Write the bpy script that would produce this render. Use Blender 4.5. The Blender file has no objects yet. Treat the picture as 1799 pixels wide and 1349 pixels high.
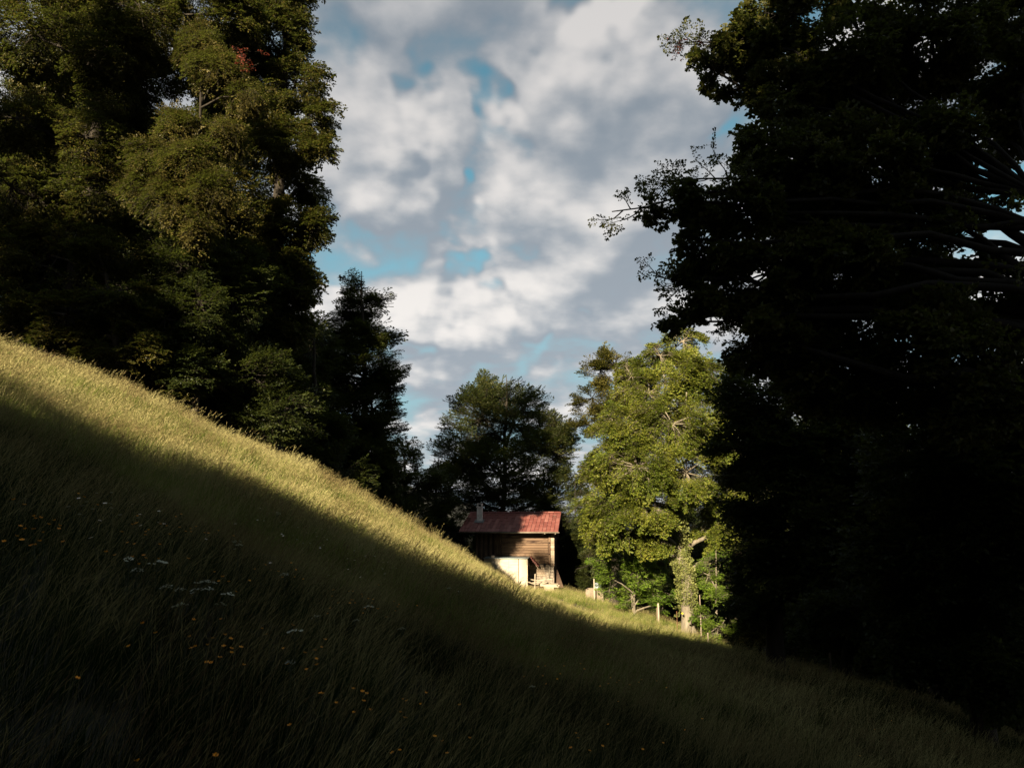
import bpy, math, time
import numpy as np
from mathutils import Vector, Matrix

T0 = time.time()
sc = bpy.context.scene
col = sc.collection
R = math.radians

# ------------------------------------------------------------------ camera
W0, H0, F0 = 1799.0, 1349.0, 1400.0          # pixel frame of the photograph, focal length in pixels
PITCH = math.atan((905 - H0 / 2) / F0)
cam_data = bpy.data.cameras.new('camera')
cam = bpy.data.objects.new('camera', cam_data)
col.objects.link(cam)
cam_data.sensor_width = 36.0
cam_data.lens = 36.0 * F0 / W0
cam_data.clip_start = 0.05
cam_data.clip_end = 3000
cam.location = (0, 0, 0)
cam.rotation_euler = (R(90) + PITCH, 0, 0)
sc.camera = cam

# ------------------------------------------------------------------ sun, exposure
SUN_AZ, SUN_EL = R(20), R(22)                # low evening sun behind the camera's left shoulder
to_sun = np.array([-math.sin(SUN_AZ) * math.cos(SUN_EL), -math.cos(SUN_AZ) * math.cos(SUN_EL), math.sin(SUN_EL)])
sd = bpy.data.lights.new('sun', 'SUN')
sd.energy = 5.0
sd.angle = R(0.5)
sd.color = (1.0, 0.83, 0.58)
sun = bpy.data.objects.new('sun', sd)
col.objects.link(sun)
sun.rotation_euler = Vector(to_sun).to_track_quat('Z', 'Y').to_euler()
sun.location = (0, 0, 60)
EXPO = 2.45
vs = sc.view_settings
vs.view_transform = 'Standard'
vs.look = 'None'
vs.exposure = EXPO
vs.gamma = 1.0
vs.use_curve_mapping = False
sc.cycles.use_denoising = True
try:
    sc.cycles.denoiser = 'OPENIMAGEDENOISE'
    sc.cycles.denoising_input_passes = 'RGB_ALBEDO_NORMAL'
except Exception:
    pass
sc.cycles.max_bounces = 4
sc.cycles.diffuse_bounces = 2
sc.cycles.glossy_bounces = 1
sc.cycles.transmission_bounces = 2
sc.cycles.transparent_max_bounces = 4
sc.cycles.sample_clamp_indirect = 3.0

CP, SP = math.cos(PITCH), math.sin(PITCH)


def ray(px, py):
    x = (px - W0 / 2) / F0
    u = -(py - H0 / 2) / F0
    return np.array([x, CP - u * SP, SP + u * CP])


def at(px, py, depth):
    d = ray(px, py)
    return d * (depth / d[1])


# ------------------------------------------------------------------ sky
def build_world():
    w = bpy.data.worlds.new('World')
    sc.world = w
    w.use_nodes = True
    nt = w.node_tree
    nt.nodes.clear()
    N, L = nt.nodes, nt.links
    out = N.new('ShaderNodeOutputWorld')
    bg = N.new('ShaderNodeBackground')
    STR = 0.05
    bg.inputs['Strength'].default_value = STR
    L.new(bg.outputs[0], out.inputs[0])
    sky = N.new('ShaderNodeTexSky')
    sky.sky_type = 'NISHITA'
    sky.sun_disc = False
    sky.sun_elevation = SUN_EL
    sky.sun_rotation = math.pi + SUN_AZ
    sky.altitude = 900
    sky.air_density = 1.0
    sky.dust_density = 0.6
    sky.ozone_density = 2.0
    tc = N.new('ShaderNodeTexCoord')

    # node group: cloud density along a direction
    g = bpy.data.node_groups.new('cloud_density', 'ShaderNodeTree')
    g.interface.new_socket('Dir', in_out='INPUT', socket_type='NodeSocketVector')
    g.interface.new_socket('Density', in_out='OUTPUT', socket_type='NodeSocketFloat')
    gn, gl = g.nodes, g.links
    gi = gn.new('NodeGroupInput')
    go = gn.new('NodeGroupOutput')
    nrm = gn.new('ShaderNodeVectorMath'); nrm.operation = 'NORMALIZE'
    gl.new(gi.outputs[0], nrm.inputs[0])
    sep = gn.new('ShaderNodeSeparateXYZ'); gl.new(nrm.outputs[0], sep.inputs[0])
    zc = gn.new('ShaderNodeMath'); zc.operation = 'MAXIMUM'; zc.inputs[1].default_value = 0.0
    gl.new(sep.outputs[2], zc.inputs[0])
    za = gn.new('ShaderNodeMath'); za.operation = 'ADD'; za.inputs[1].default_value = 0.24
    gl.new(zc.outputs[0], za.inputs[0])
    dv = []
    for k in (0, 1):
        d = gn.new('ShaderNodeMath'); d.operation = 'DIVIDE'
        gl.new(sep.outputs[k], d.inputs[0]); gl.new(za.outputs[0], d.inputs[1]); dv.append(d)
    cmb = gn.new('ShaderNodeCombineXYZ')
    gl.new(dv[0].outputs[0], cmb.inputs[0]); gl.new(dv[1].outputs[0], cmb.inputs[1])

    def noise(vec, scale, detail, rough, off):
        mp = gn.new('ShaderNodeMapping'); mp.inputs['Location'].default_value = off
        gl.new(vec, mp.inputs[0])
        n = gn.new('ShaderNodeTexNoise'); n.inputs['Scale'].default_value = scale
        n.inputs['Detail'].default_value = detail; n.inputs['Roughness'].default_value = rough
        n.inputs['Distortion'].default_value = 0.15
        gl.new(mp.outputs[0], n.inputs['Vector'])
        return n.outputs[0]

    def mul_add(a, m, c):
        n = gn.new('ShaderNodeMath'); n.operation = 'MULTIPLY_ADD'
        gl.new(a, n.inputs[0]); n.inputs[1].default_value = m
        if isinstance(c, (int, float)):
            n.inputs[2].default_value = c
        else:
            gl.new(c, n.inputs[2])
        return n.outputs[0]
    n1 = noise(cmb.outputs[0], 1.5, 2.0, 0.5, (3.1, 1.7, 0))
    n2 = noise(cmb.outputs[0], 6.5, 8.0, 0.56, (0.4, 5.2, 0))
    wn = gn.new('ShaderNodeTexNoise'); wn.inputs['Scale'].default_value = 7.0; wn.inputs['Detail'].default_value = 3; wn.inputs['Roughness'].default_value = .6
    gl.new(nrm.outputs[0], wn.inputs['Vector'])
    wc = gn.new('ShaderNodeVectorMath'); wc.operation = 'MULTIPLY_ADD'
    gl.new(wn.outputs['Color'], wc.inputs[0]); wc.inputs[1].default_value = (.34, .34, .34); wc.inputs[2].default_value = (-.17, -.17, -.17)
    warp = gn.new('ShaderNodeVectorMath'); warp.operation = 'ADD'
    gl.new(nrm.outputs[0], warp.inputs[0]); gl.new(wc.outputs[0], warp.inputs[1])
    vm = gn.new('ShaderNodeVectorMath'); vm.operation = 'MULTIPLY_ADD'
    n4 = gn.new('ShaderNodeTexNoise'); n4.inputs['Scale'].default_value = 5.0; n4.inputs['Detail'].default_value = 5
    gl.new(cmb.outputs[0], n4.inputs['Vector'])
    gl.new(n4.outputs['Color'], vm.inputs[0]); vm.inputs[1].default_value = (.22, .22, .22); gl.new(cmb.outputs[0], vm.inputs[2])
    vo = gn.new('ShaderNodeTexVoronoi'); vo.feature = 'SMOOTH_F1'; vo.inputs['Scale'].default_value = 3.9
    vo.inputs['Smoothness'].default_value = .55; vo.inputs['Detail'].default_value = 2.0; vo.inputs['Roughness'].default_value = .45
    gl.new(vm.outputs[0], vo.inputs['Vector'])
    acc = mul_add(n1, 0.80, 1.09)
    acc = mul_add(n2, 0.56, acc)
    acc = mul_add(vo.outputs['Distance'], -0.62, acc)
    # cloud masses (+) and blue gaps (-) at their bearings: px, py, radius in px, weight
    blobs = [(1100, 215, 195, .34), (1010, 150, 120, .22), (620, 200, 120, .25), (760, 300, 110, .22), (620, 60, 130, .18),
             (800, 30, 150, .15), (1200, 40, 130, .2), (950, 450, 150, .2), (680, 480, 85, .22), (1100, 430, 120, .2),
             (760, 640, 110, .2), (900, 580, 110, .15), (1080, 330, 120, .18), (730, 560, 60, .15),
             (880, 158, 48, -.36), (1040, 14, 62, -.5), (945, 22, 48, -.3), (705, 120, 46, -.28), (690, 205, 36, -.25), (640, 400, 55, -.22), (720, 310, 120, .3), (790, 470, 90, .3), (700, 440, 80, .2), (620, 330, 90, .15),
             (775, 480, 38, -.3), (815, 525, 34, -.35), (865, 352, 36, -.3), (760, 395, 40, -.25), (1750, 370, 60, -.5), (700, 520, 40, -.2),
             (1000, 560, 40, -.15), (940, 640, 40, -.2), (700, 590, 36, -.25), (1235, 215, 34, -.2), (1290, 210, 40, -.25)]
    for px, py, rad, wt in blobs:
        d = ray(px, py); d = d / np.linalg.norm(d)
        a = rad / F0
        dot = gn.new('ShaderNodeVectorMath'); dot.operation = 'DISTANCE'
        gl.new(warp.outputs[0], dot.inputs[0]); dot.inputs[1].default_value = tuple(d)
        mr = gn.new('ShaderNodeMapRange'); mr.interpolation_type = 'SMOOTHSTEP'
        gl.new(dot.outputs['Value'], mr.inputs['Value'])
        mr.inputs['From Min'].default_value = 0.0; mr.inputs['From Max'].default_value = a * 1.5
        mr.inputs['To Min'].default_value = 1.0; mr.inputs['To Max'].default_value = 0.0
        acc = mul_add(mr.outputs[0], wt * (1.3 if wt < 0 else 1.0), acc)
    gl.new(acc, go.inputs[0])

    def grp(vec):
        n = N.new('ShaderNodeGroup'); n.node_tree = g; L.new(vec, n.inputs[0]); return n.outputs[0]

    def vadd(v, off):
        n = N.new('ShaderNodeVectorMath'); n.operation = 'ADD'
        L.new(v, n.inputs[0]); n.inputs[1].default_value = off; return n.outputs[0]

    def math_(op, a, b=None, c=None):
        n = N.new('ShaderNodeMath'); n.operation = op
        for i, v in enumerate((a, b, c)):
            if v is None: continue
            if isinstance(v, (int, float)): n.inputs[i].default_value = v
            else: L.new(v, n.inputs[i])
        return n.outputs[0]

    def mrange(v, a, b, lo=0., hi=1., smooth=True):
        n = N.new('ShaderNodeMapRange'); n.interpolation_type = 'SMOOTHSTEP' if smooth else 'LINEAR'
        L.new(v, n.inputs[0])
        for i, x in zip((1, 2, 3, 4), (a, b, lo, hi)): n.inputs[i].default_value = x
        return n.outputs[0]

    def mix(f, a, b, mode='MIX'):
        n = N.new('ShaderNodeMix'); n.data_type = 'RGBA'; n.blend_type = mode
        for s, v in ((n.inputs[0], f), (n.inputs[6], a), (n.inputs[7], b)):
            if isinstance(v, (int, float)): s.default_value = v
            elif isinstance(v, tuple): s.default_value = (*v, 1)
            else: L.new(v, s)
        return n.outputs[2]
    V = tc.outputs['Generated']
    d0 = grp(V)
    d1 = grp(vadd(V, (-0.012, -0.006, 0.034)))
    d2 = grp(vadd(V, (-0.03, -0.01, 0.085)))
    mask = mrange(d0, 0.90, 1.36)
    e = math_('SUBTRACT', d0, d1)
    e2 = math_('SUBTRACT', d0, d2)
    light = math_('MULTIPLY_ADD', e, 1.25, 0.40)
    light = math_('MULTIPLY_ADD', e2, 0.62, light)
    light = mrange(light, -0.12, 1.25)
    K = 1.0 / (STR * 2 ** EXPO)
    sepz = N.new('ShaderNodeSeparateXYZ'); L.new(V, sepz.inputs[0])
    low = mrange(sepz.outputs[2], 0.12, 0.62)
    base_lo = tuple(K * v for v in (.37, .42, .475))
    base_hi = tuple(K * v for v in (.225, .27, .32))
    top_lo = tuple(K * v for v in (.95, .91, .87))
    top_hi = tuple(K * v for v in (.66, .64, .63))
    cc = mix(light, mix(low, base_lo, base_hi), mix(low, top_lo, top_hi))
    tint = mix(1.0, sky.outputs[0], (0.40, 0.58, 0.44), 'MULTIPLY')
    hz = mix(mrange(sepz.outputs[2], 0.0, 0.45), tuple(K * v for v in (.33, .47, .55)), tint)
    up = mrange(sepz.outputs[2], -0.02, 0.03)
    full = mix(mask, hz, cc)
    fin = mix(up, tuple(K * v for v in (.10, .11, .10)), full)
    L.new(fin, bg.inputs[0])


build_world()

# ------------------------------------------------------------------ object helpers


def prop(o, label=None, cat=None, group=None, kind=None):
    if label: o['label'] = label
    if cat: o['category'] = cat
    if group: o['group'] = group
    if kind: o['kind'] = kind
    return o


def empty(name, loc=(0, 0, 0), rz=0.0, label=None, cat=None, group=None):
    o = bpy.data.objects.new(name, None)
    o.location = loc; o.rotation_euler = (0, 0, rz)
    o.empty_display_size = 0.2
    col.objects.link(o)
    return prop(o, label, cat, group)


def mesh_np(name, verts, faces, mats=(), mat_idx=None, smooth=False):
    """faces: (n,3) or (n,4) array, or a list of such arrays"""
    if not isinstance(faces, list): faces = [faces]
    faces = [f for f in faces if len(f)]
    me = bpy.data.meshes.new(name)
    verts = np.ascontiguousarray(verts, dtype=np.float32)
    me.vertices.add(len(verts))
    me.vertices.foreach_set('co', verts.ravel())
    loops = np.concatenate([f.ravel() for f in faces]).astype(np.int32)
    tot = np.concatenate([np.full(len(f), f.shape[1]) for f in faces]).astype(np.int32)
    start = np.concatenate([[0], np.cumsum(tot)[:-1]]).astype(np.int32)
    me.loops.add(len(loops))
    me.loops.foreach_set('vertex_index', loops)
    me.polygons.add(len(tot))
    me.polygons.foreach_set('loop_start', start)
    me.polygons.foreach_set('loop_total', tot)
    if mat_idx is not None:
        me.polygons.foreach_set('material_index', np.asarray(mat_idx, dtype=np.int32))
    if smooth:
        me.polygons.foreach_set('use_smooth', np.ones(len(tot), dtype=bool))
    for m in mats: me.materials.append(m)
    me.update(calc_edges=True)
    return me


def link(name, me, parent=None, loc=None):
    o = bpy.data.objects.new(name, me)
    col.objects.link(o)
    if parent is not None: o.parent = parent
    if loc is not None: o.location = loc
    return o


class MB:
    """collects boxes, bars, tubes into one mesh"""
    def __init__(s): s.v, s.f, s.m = [], [], []

    def add(s, vs_, fs, m=0):
        b = len(s.v)
        s.v += [tuple(map(float, v)) for v in vs_]
        s.f += [tuple(b + i for i in f) for f in fs]
        s.m += [m] * len(fs)

    def box(s, x0, x1, y0, y1, z0, z1, m=0, jit=0.0, rng=None):
        vs_ = np.array([(x, y, z) for x in (x0, x1) for y in (y0, y1) for z in (z0, z1)], float)
        if jit: vs_ += rng.uniform(-jit, jit, vs_.shape)
        s.add(vs_, [(0, 1, 3, 2), (4, 6, 7, 5), (0, 4, 5, 1), (2, 3, 7, 6), (0, 2, 6, 4), (1, 5, 7, 3)], m)

    def hexa(s, p, m=0):
        """8 points: bottom 4 ccw, top 4 ccw"""
        s.add(p, [(3, 2, 1, 0), (4, 5, 6, 7), (0, 1, 5, 4), (1, 2, 6, 5), (2, 3, 7, 6), (3, 0, 4, 7)], m)

    def tube(s, pts, rad, n=8, m=0, caps=True):
        pts = np.array(pts, float)
        rad = np.broadcast_to(np.array(rad, float), (len(pts),))
        v, f = tube_np(pts, rad, n)
        fs = [tuple(q) for q in f]
        if caps:
            fs.append(tuple(range(n))[::-1]); fs.append(tuple(range(len(v) - n, len(v))))
        s.add(v, fs, m)

    def build(s, name, mats, parent=None, bevel=0.0, smooth=False, loc=None):
        me = bpy.data.meshes.new(name)
        me.from_pydata(s.v, [], s.f)
        for m in (mats if isinstance(mats, (list, tuple)) else [mats]): me.materials.append(m)
        me.polygons.foreach_set('material_index', s.m)
        if smooth: me.polygons.foreach_set('use_smooth', [True] * len(s.f))
        me.update()
        o = link(name, me, parent, loc)
        if bevel:
            b = o.modifiers.new('bevel', 'BEVEL'); b.width = bevel; b.segments = 1; b.limit_method = 'ANGLE'
        return o


def tube_np(pts, rad, n=6):
    pts = np.asarray(pts, float)
    t = np.gradient(pts, axis=0)
    t /= np.linalg.norm(t, axis=1, keepdims=True) + 1e-9
    ref = np.array([0.13, 0.21, 1.0]) if abs(t[0][2]) < 0.9 else np.array([1.0, 0.1, 0.0])
    a = np.cross(t, ref); a /= np.linalg.norm(a, axis=1, keepdims=True) + 1e-9
    b = np.cross(t, a)
    ang = np.arange(n) * 2 * math.pi / n
    ring = pts[:, None, :] + rad[:, None, None] * (np.cos(ang)[None, :, None] * a[:, None, :] + np.sin(ang)[None, :, None] * b[:, None, :])
    k = len(pts)
    i = np.arange(k - 1)[:, None] * n; j = np.arange(n)[None, :]; j2 = (j + 1) % n
    f = np.stack([i + j, i + j2, i + n + j2, i + n + j], -1).reshape(-1, 4)
    return ring.reshape(-1, 3), f


class Tubes:
    def __init__(s): s.v, s.f, s.n = [], [], 0

    def add(s, pts, rad, n=6):
        v, f = tube_np(np.asarray(pts, float), np.asarray(rad, float), n)
        s.v.append(v); s.f.append(f + s.n); s.n += len(v)

    def arrays(s): return np.concatenate(s.v), np.concatenate(s.f)


def curve_pts(a, b, rng, k=6, bend=0.12, sag=0.0):
    a, b = np.asarray(a, float), np.asarray(b, float)
    t = np.linspace(0, 1, k)[:, None]
    L_ = np.linalg.norm(b - a)
    off = rng.normal(0, bend * L_, 3)
    p = a + (b - a) * t + off * (t * (1 - t)) * 1.6
    p[1:-1] += rng.normal(0, bend * L_ * 0.16, (k - 2, 3))
    p[:, 2] += sag * L_ * (t[:, 0] * (1 - t[:, 0])) * 2
    return p

# ------------------------------------------------------------------ materials


def nodes_mat(name):
    m = bpy.data.materials.new(name)
    m.use_nodes = True
    nt = m.node_tree
    b = nt.nodes['Principled BSDF']
    return m, nt, nt.nodes, nt.links, b


TONE = 0.52      # all albedos are set for this exposure


def ramp(N, L, fac, stops):
    r = N.new('ShaderNodeValToRGB')
    L.new(fac, r.inputs[0])
    el = r.color_ramp.elements
    while len(el) < len(stops): el.new(0.5)
    for e, (p, c) in zip(el, stops):
        e.position = p; e.color = (*[TONE * q for q in c], 1)
    return r.outputs[0]


def leaf_mat(name, cols, trans=0.3, tcol=(0.16, 0.2, 0.03), patch=0.5, rough=0.5, spec=0.13):
    """three leaf colours picked per leaf, shifted by clump"""
    m, nt, N, L, b = nodes_mat(name)
    geo = N.new('ShaderNodeNewGeometry')
    no = N.new('ShaderNodeTexNoise'); no.inputs['Scale'].default_value = patch; no.inputs['Detail'].default_value = 2
    L.new(geo.outputs['Position'], no.inputs['Vector'])
    a = N.new('ShaderNodeMath'); a.operation = 'MULTIPLY_ADD'
    oi = N.new('ShaderNodeObjectInfo')
    fr = N.new('ShaderNodeMath'); fr.operation = 'MULTIPLY_ADD'; L.new(oi.outputs['Random'], fr.inputs[0]); fr.inputs[1].default_value = 7.13
    L.new(geo.outputs['Random Per Island'], fr.inputs[2])
    fc = N.new('ShaderNodeMath'); fc.operation = 'FRACT'; L.new(fr.outputs[0], fc.inputs[0])
    L.new(fc.outputs[0], a.inputs[0]); a.inputs[1].default_value = 0.75
    s = N.new('ShaderNodeMath'); s.operation = 'MULTIPLY_ADD'; L.new(no.outputs[0], s.inputs[0])
    s.inputs[1].default_value = 1.3; s.inputs[2].default_value = -0.52
    L.new(s.outputs[0], a.inputs[2])
    c = ramp(N, L, a.outputs[0], [(0.0, cols[0]), (0.45, cols[1]), (0.95, cols[2])])
    L.new(c, b.inputs['Base Color'])
    b.inputs['Roughness'].default_value = rough
    b.inputs['Specular IOR Level'].default_value = spec
    tr = N.new('ShaderNodeBsdfTranslucent')
    mx = N.new('ShaderNodeMix'); mx.data_type = 'RGBA'; mx.blend_type = 'MIX'; mx.inputs[0].default_value = 0.6
    L.new(c, mx.inputs[6]); mx.inputs[7].default_value = (*tcol, 1)
    L.new(mx.outputs[2], tr.inputs[0])
    ms = N.new('ShaderNodeMixShader'); ms.inputs[0].default_value = trans
    L.new(b.outputs[0], ms.inputs[1]); L.new(tr.outputs[0], ms.inputs[2])
    L.new(ms.outputs[0], nt.nodes['Material Output'].inputs[0])
    return m


def bark_mat(name, c0, c1, scale=6.0, strength=0.6):
    m, nt, N, L, b = nodes_mat(name)
    tc = N.new('ShaderNodeTexCoord')
    mp = N.new('ShaderNodeMapping'); mp.inputs['Scale'].default_value = (1, 1, 0.25)
    L.new(tc.outputs['Object'], mp.inputs[0])
    n = N.new('ShaderNodeTexNoise'); n.inputs['Scale'].default_value = scale; n.inputs['Detail'].default_value = 7; n.inputs['Roughness'].default_value = .65
    L.new(mp.outputs[0], n.inputs['Vector'])
    L.new(ramp(N, L, n.outputs[0], [(0.3, c0), (0.7, c1)]), b.inputs['Base Color'])
    bp = N.new('ShaderNodeBump'); bp.inputs['Strength'].default_value = strength; bp.inputs['Distance'].default_value = 0.04
    L.new(n.outputs[0], bp.inputs['Height']); L.new(bp.outputs[0], b.inputs['Normal'])
    b.inputs['Roughness'].default_value = 0.9
    b.inputs['Specular IOR Level'].default_value = 0.15
    return m


def wood_mat(name, c0, c1, c2, axis='X', scale=3.0, stain=0.5, rough=0.8):
    """weathered timber: grain stretched along one axis, per-piece tone, stains"""
    m, nt, N, L, b = nodes_mat(name)
    tc = N.new('ShaderNodeTexCoord')
    oi = N.new('ShaderNodeObjectInfo')
    mp = N.new('ShaderNodeMapping')
    sx = {'X': (0.35, 6, 9), 'Z': (6, 6, 0.5), 'Y': (7, 0.4, 7)}[axis]
    mp.inputs['Scale'].default_value = sx
    cm = N.new('ShaderNodeVectorMath'); cm.operation = 'MULTIPLY_ADD'
    cb = N.new('ShaderNodeCombineXYZ')
    for i in range(3): L.new(oi.outputs['Random'], cb.inputs[i])
    L.new(cb.outputs[0], cm.inputs[0]); cm.inputs[1].default_value = (17, 31, 23); L.new(tc.outputs['Object'], cm.inputs[2])
    L.new(cm.outputs[0], mp.inputs[0])
    n = N.new('ShaderNodeTexNoise'); n.inputs['Scale'].default_value = scale; n.inputs['Detail'].default_value = 6; n.inputs['Roughness'].default_value = .6
    L.new(mp.outputs[0], n.inputs['Vector'])
    n2 = N.new('ShaderNodeTexNoise'); n2.inputs['Scale'].default_value = 1.6; n2.inputs['Detail'].default_value = 4
    L.new(cm.outputs[0], n2.inputs['Vector'])
    a = N.new('ShaderNodeMath'); a.operation = 'MULTIPLY_ADD'; L.new(n2.outputs[0], a.inputs[0]); a.inputs[1].default_value = stain
    L.new(n.outputs[0], a.inputs[2])
    a2 = N.new('ShaderNodeMath'); a2.operation = 'MULTIPLY_ADD'; L.new(oi.outputs['Random'], a2.inputs[0]); a2.inputs[1].default_value = 0.22
    L.new(a.outputs[0], a2.inputs[2])
    L.new(ramp(N, L, a2.outputs[0], [(0.45, c0), (0.8, c1), (1.15 if False else 1.0, c2)]), b.inputs['Base Color'])
    bp = N.new('ShaderNodeBump'); bp.inputs['Strength'].default_value = 0.5; bp.inputs['Distance'].default_value = 0.01
    L.new(n.outputs[0], bp.inputs['Height']); L.new(bp.outputs[0], b.inputs['Normal'])
    b.inputs['Roughness'].default_value = rough
    b.inputs['Specular IOR Level'].default_value = 0.2
    return m


def plain_mat(name, c0, c1, scale=5.0, rough=0.8, metal=0.0, bump=0.2, spec=0.3, tone=1.0):
    c0 = tuple(q * tone for q in c0); c1 = tuple(q * tone for q in c1)
    m, nt, N, L, b = nodes_mat(name)
    tc = N.new('ShaderNodeTexCoord')
    n = N.new('ShaderNodeTexNoise'); n.inputs['Scale'].default_value = scale; n.inputs['Detail'].default_value = 6; n.inputs['Roughness'].default_value = .6
    L.new(tc.outputs['Object'], n.inputs['Vector'])
    L.new(ramp(N, L, n.outputs[0], [(0.35, c0), (0.68, c1)]), b.inputs['Base Color'])
    bp = N.new('ShaderNodeBump'); bp.inputs['Strength'].default_value = bump; bp.inputs['Distance'].default_value = 0.01
    L.new(n.outputs[0], bp.inputs['Height']); L.new(bp.outputs[0], b.inputs['Normal'])
    b.inputs['Roughness'].default_value = rough; b.inputs['Metallic'].default_value = metal
    b.inputs['Specular IOR Level'].default_value = spec
    return m


M = {}
M['soil'] = plain_mat('soil', (.012, .013, .006), (.03, .03, .012), 2.0, .95, bump=.6)
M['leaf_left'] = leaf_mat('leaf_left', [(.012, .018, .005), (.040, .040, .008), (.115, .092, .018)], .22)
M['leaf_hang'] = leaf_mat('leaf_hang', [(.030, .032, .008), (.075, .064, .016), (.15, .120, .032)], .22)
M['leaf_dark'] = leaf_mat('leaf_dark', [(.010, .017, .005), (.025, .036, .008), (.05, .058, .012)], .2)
M['leaf_point'] = leaf_mat('leaf_point', [(.012, .022, .008), (.028, .042, .012), (.07, .075, .015)], .2)
M['leaf_mid'] = leaf_mat('leaf_mid', [(.014, .023, .008), (.032, .044, .013), (.08, .08, .02)], .22)
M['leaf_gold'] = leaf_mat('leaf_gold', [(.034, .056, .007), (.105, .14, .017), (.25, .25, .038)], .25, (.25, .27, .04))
M['leaf_olive'] = leaf_mat('leaf_olive', [(.035, .040, .009), (.080, .075, .015), (.14, .12, .028)], .25)
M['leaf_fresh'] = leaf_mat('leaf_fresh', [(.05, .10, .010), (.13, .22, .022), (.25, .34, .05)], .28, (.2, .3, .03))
M['leaf_oak'] = leaf_mat('leaf_oak', [(.016, .024, .006), (.045, .052, .011), (.11, .10, .022)], .25)
M['leaf_red'] = leaf_mat('leaf_red', [(.12, .03, .02), (.2, .06, .04), (.28, .1, .06)], .25, (.3, .06, .03))
M['leaf_ivy'] = leaf_mat('leaf_ivy', [(.06, .085, .02), (.15, .17, .04), (.26, .26, .09)], .15, (.2, .25, .05), patch=3)
M['bark_grey'] = bark_mat('bark_grey', (.10, .085, .06), (.28, .24, .18))
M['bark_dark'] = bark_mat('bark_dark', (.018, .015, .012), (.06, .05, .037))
M['bark_black'] = bark_mat('bark_black', (.010, .009, .008), (.030, .026, .020))  # near-black bark, so the maple limbs stand out less
M['log'] = wood_mat('log', (.010, .005, .003), (.045, .024, .015), (.18, .115, .07), 'X', 2.2, .9)
M['board'] = wood_mat('board', (.045, .028, .018), (.10, .06, .035), (.20, .13, .08), 'Z', 2.5, .5)
M['board_dark'] = wood_mat('board_dark', (.02, .012, .008), (.05, .03, .02), (.09, .06, .04), 'Z', 2.5, .5)
M['board_grey'] = wood_mat('board_grey', (.16, .10, .065), (.30, .22, .15), (.45, .36, .26), 'Z', 3, .5)
M['board_pale'] = wood_mat('board_pale', (.24, .19, .12), (.40, .345, .25), (.50, .45, .35), 'X', 2.2, .7)
M['plank_pale'] = wood_mat('plank_pale', (.22, .16, .10), (.38, .31, .22), (.50, .43, .32), 'X', 3, .6)
M['plank_brown'] = wood_mat('plank_brown', (.04, .022, .014), (.085, .05, .033), (.15, .10, .065), 'X', 3, .4)
M['post'] = wood_mat('post', (.20, .15, .10), (.33, .27, .20), (.45, .38, .29), 'Z', 3, .4)
M['post_dark'] = wood_mat('post_dark', (.06, .05, .035), (.13, .10, .07), (.2, .16, .11), 'Z', 3, .4)
M['stone'] = plain_mat('stone', (.16, .13, .10), (.42, .36, .28), 4, .9, bump=.7)
M['concrete'] = plain_mat('concrete', (.18, .14, .10), (.30, .24, .17), 6, .9, bump=.4)
M['chimney'] = plain_mat('chimney', (.5, .46, .42), (.8, .75, .70), 5, .9, bump=.3, tone=1.7)
M['zinc'] = plain_mat('zinc', (.22, .27, .28), (.36, .42, .43), 4, .45, .6)
M['gutter'] = plain_mat('gutter', (.28, .23, .17), (.5, .43, .33), 3, .6, .3)
M['barrel'] = plain_mat('barrel', (.28, .32, .36), (.42, .46, .50), 3, .5, 0.2)
M['rust'] = plain_mat('rust', (.09, .04, .02), (.2, .09, .04), 20, .8)
M['yellow'] = plain_mat('yellow_plastic', (.6, .5, .02), (.7, .6, .05), 3, .4)
M['black'] = plain_mat('dark_gap', (.01, .01, .01), (.02, .018, .015), 3, .9)


def tile_mat():
    m, nt, N, L, b = nodes_mat('roof_red')
    tc = N.new('ShaderNodeTexCoord'); oi = N.new('ShaderNodeObjectInfo')
    n = N.new('ShaderNodeTexNoise'); n.inputs['Scale'].default_value = 1.6; n.inputs['Detail'].default_value = 9; n.inputs['Roughness'].default_value = .72
    L.new(tc.outputs['Object'], n.inputs['Vector'])
    a = N.new('ShaderNodeMath'); a.operation = 'MULTIPLY_ADD'; L.new(oi.outputs['Random'], a.inputs[0]); a.inputs[1].default_value = .45
    L.new(n.outputs[0], a.inputs[2])
    L.new(ramp(N, L, a.outputs[0], [(0.35, (.17, .055, .045)), (0.75, (.26, .082, .066)), (1.0, (.38, .16, .13))]), b.inputs['Base Color'])
    b.inputs['Roughness'].default_value = .5; b.inputs['Specular IOR Level'].default_value = .3
    return m


M['roof'] = tile_mat()

# ------------------------------------------------------------------ terrain (thin-plate surface through surveyed points)


def base_plane(x, y):
    x = np.asarray(x, float); y = np.asarray(y, float)
    s = np.where(x < 0, 0.455, 0.315)
    z = -1.70 - s * 90 * np.tanh(x / 90) - 0.045 * 120 * np.tanh(y / 120)
    return z


_cp = []
for yy in (-6, 0, 5, 10, 15):
    for xx in (-14, -7, 0, 7, 14):
        if abs(xx) <= 9 or yy > -1:
            _cp.append((xx, yy, float(base_plane(xx, yy))))
for px, py, dp in [(0, 630, 25), (210, 706, 26), (420, 800, 28), (630, 890, 32), (800, 976, 38), (700, 960, 28), (880, 1016, 46),
                   (928, 1040, 56.5), (985, 1041, 60), (1045, 1052, 57), (1100, 1078, 50), (1157, 1092, 46), (1205, 1116, 44), (1000, 1077, 46), (1000, 1112, 34), (930, 1053, 46), (940, 1082, 34),
                   (1270, 1150, 34), (1270, 1180, 25), (1450, 1206, 27), (1600, 1262, 22), (860, 1030, 58), (960, 1041, 67), (1100, 1075, 66)]:
    p = at(px, py, dp); _cp.append(tuple(p))
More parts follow.
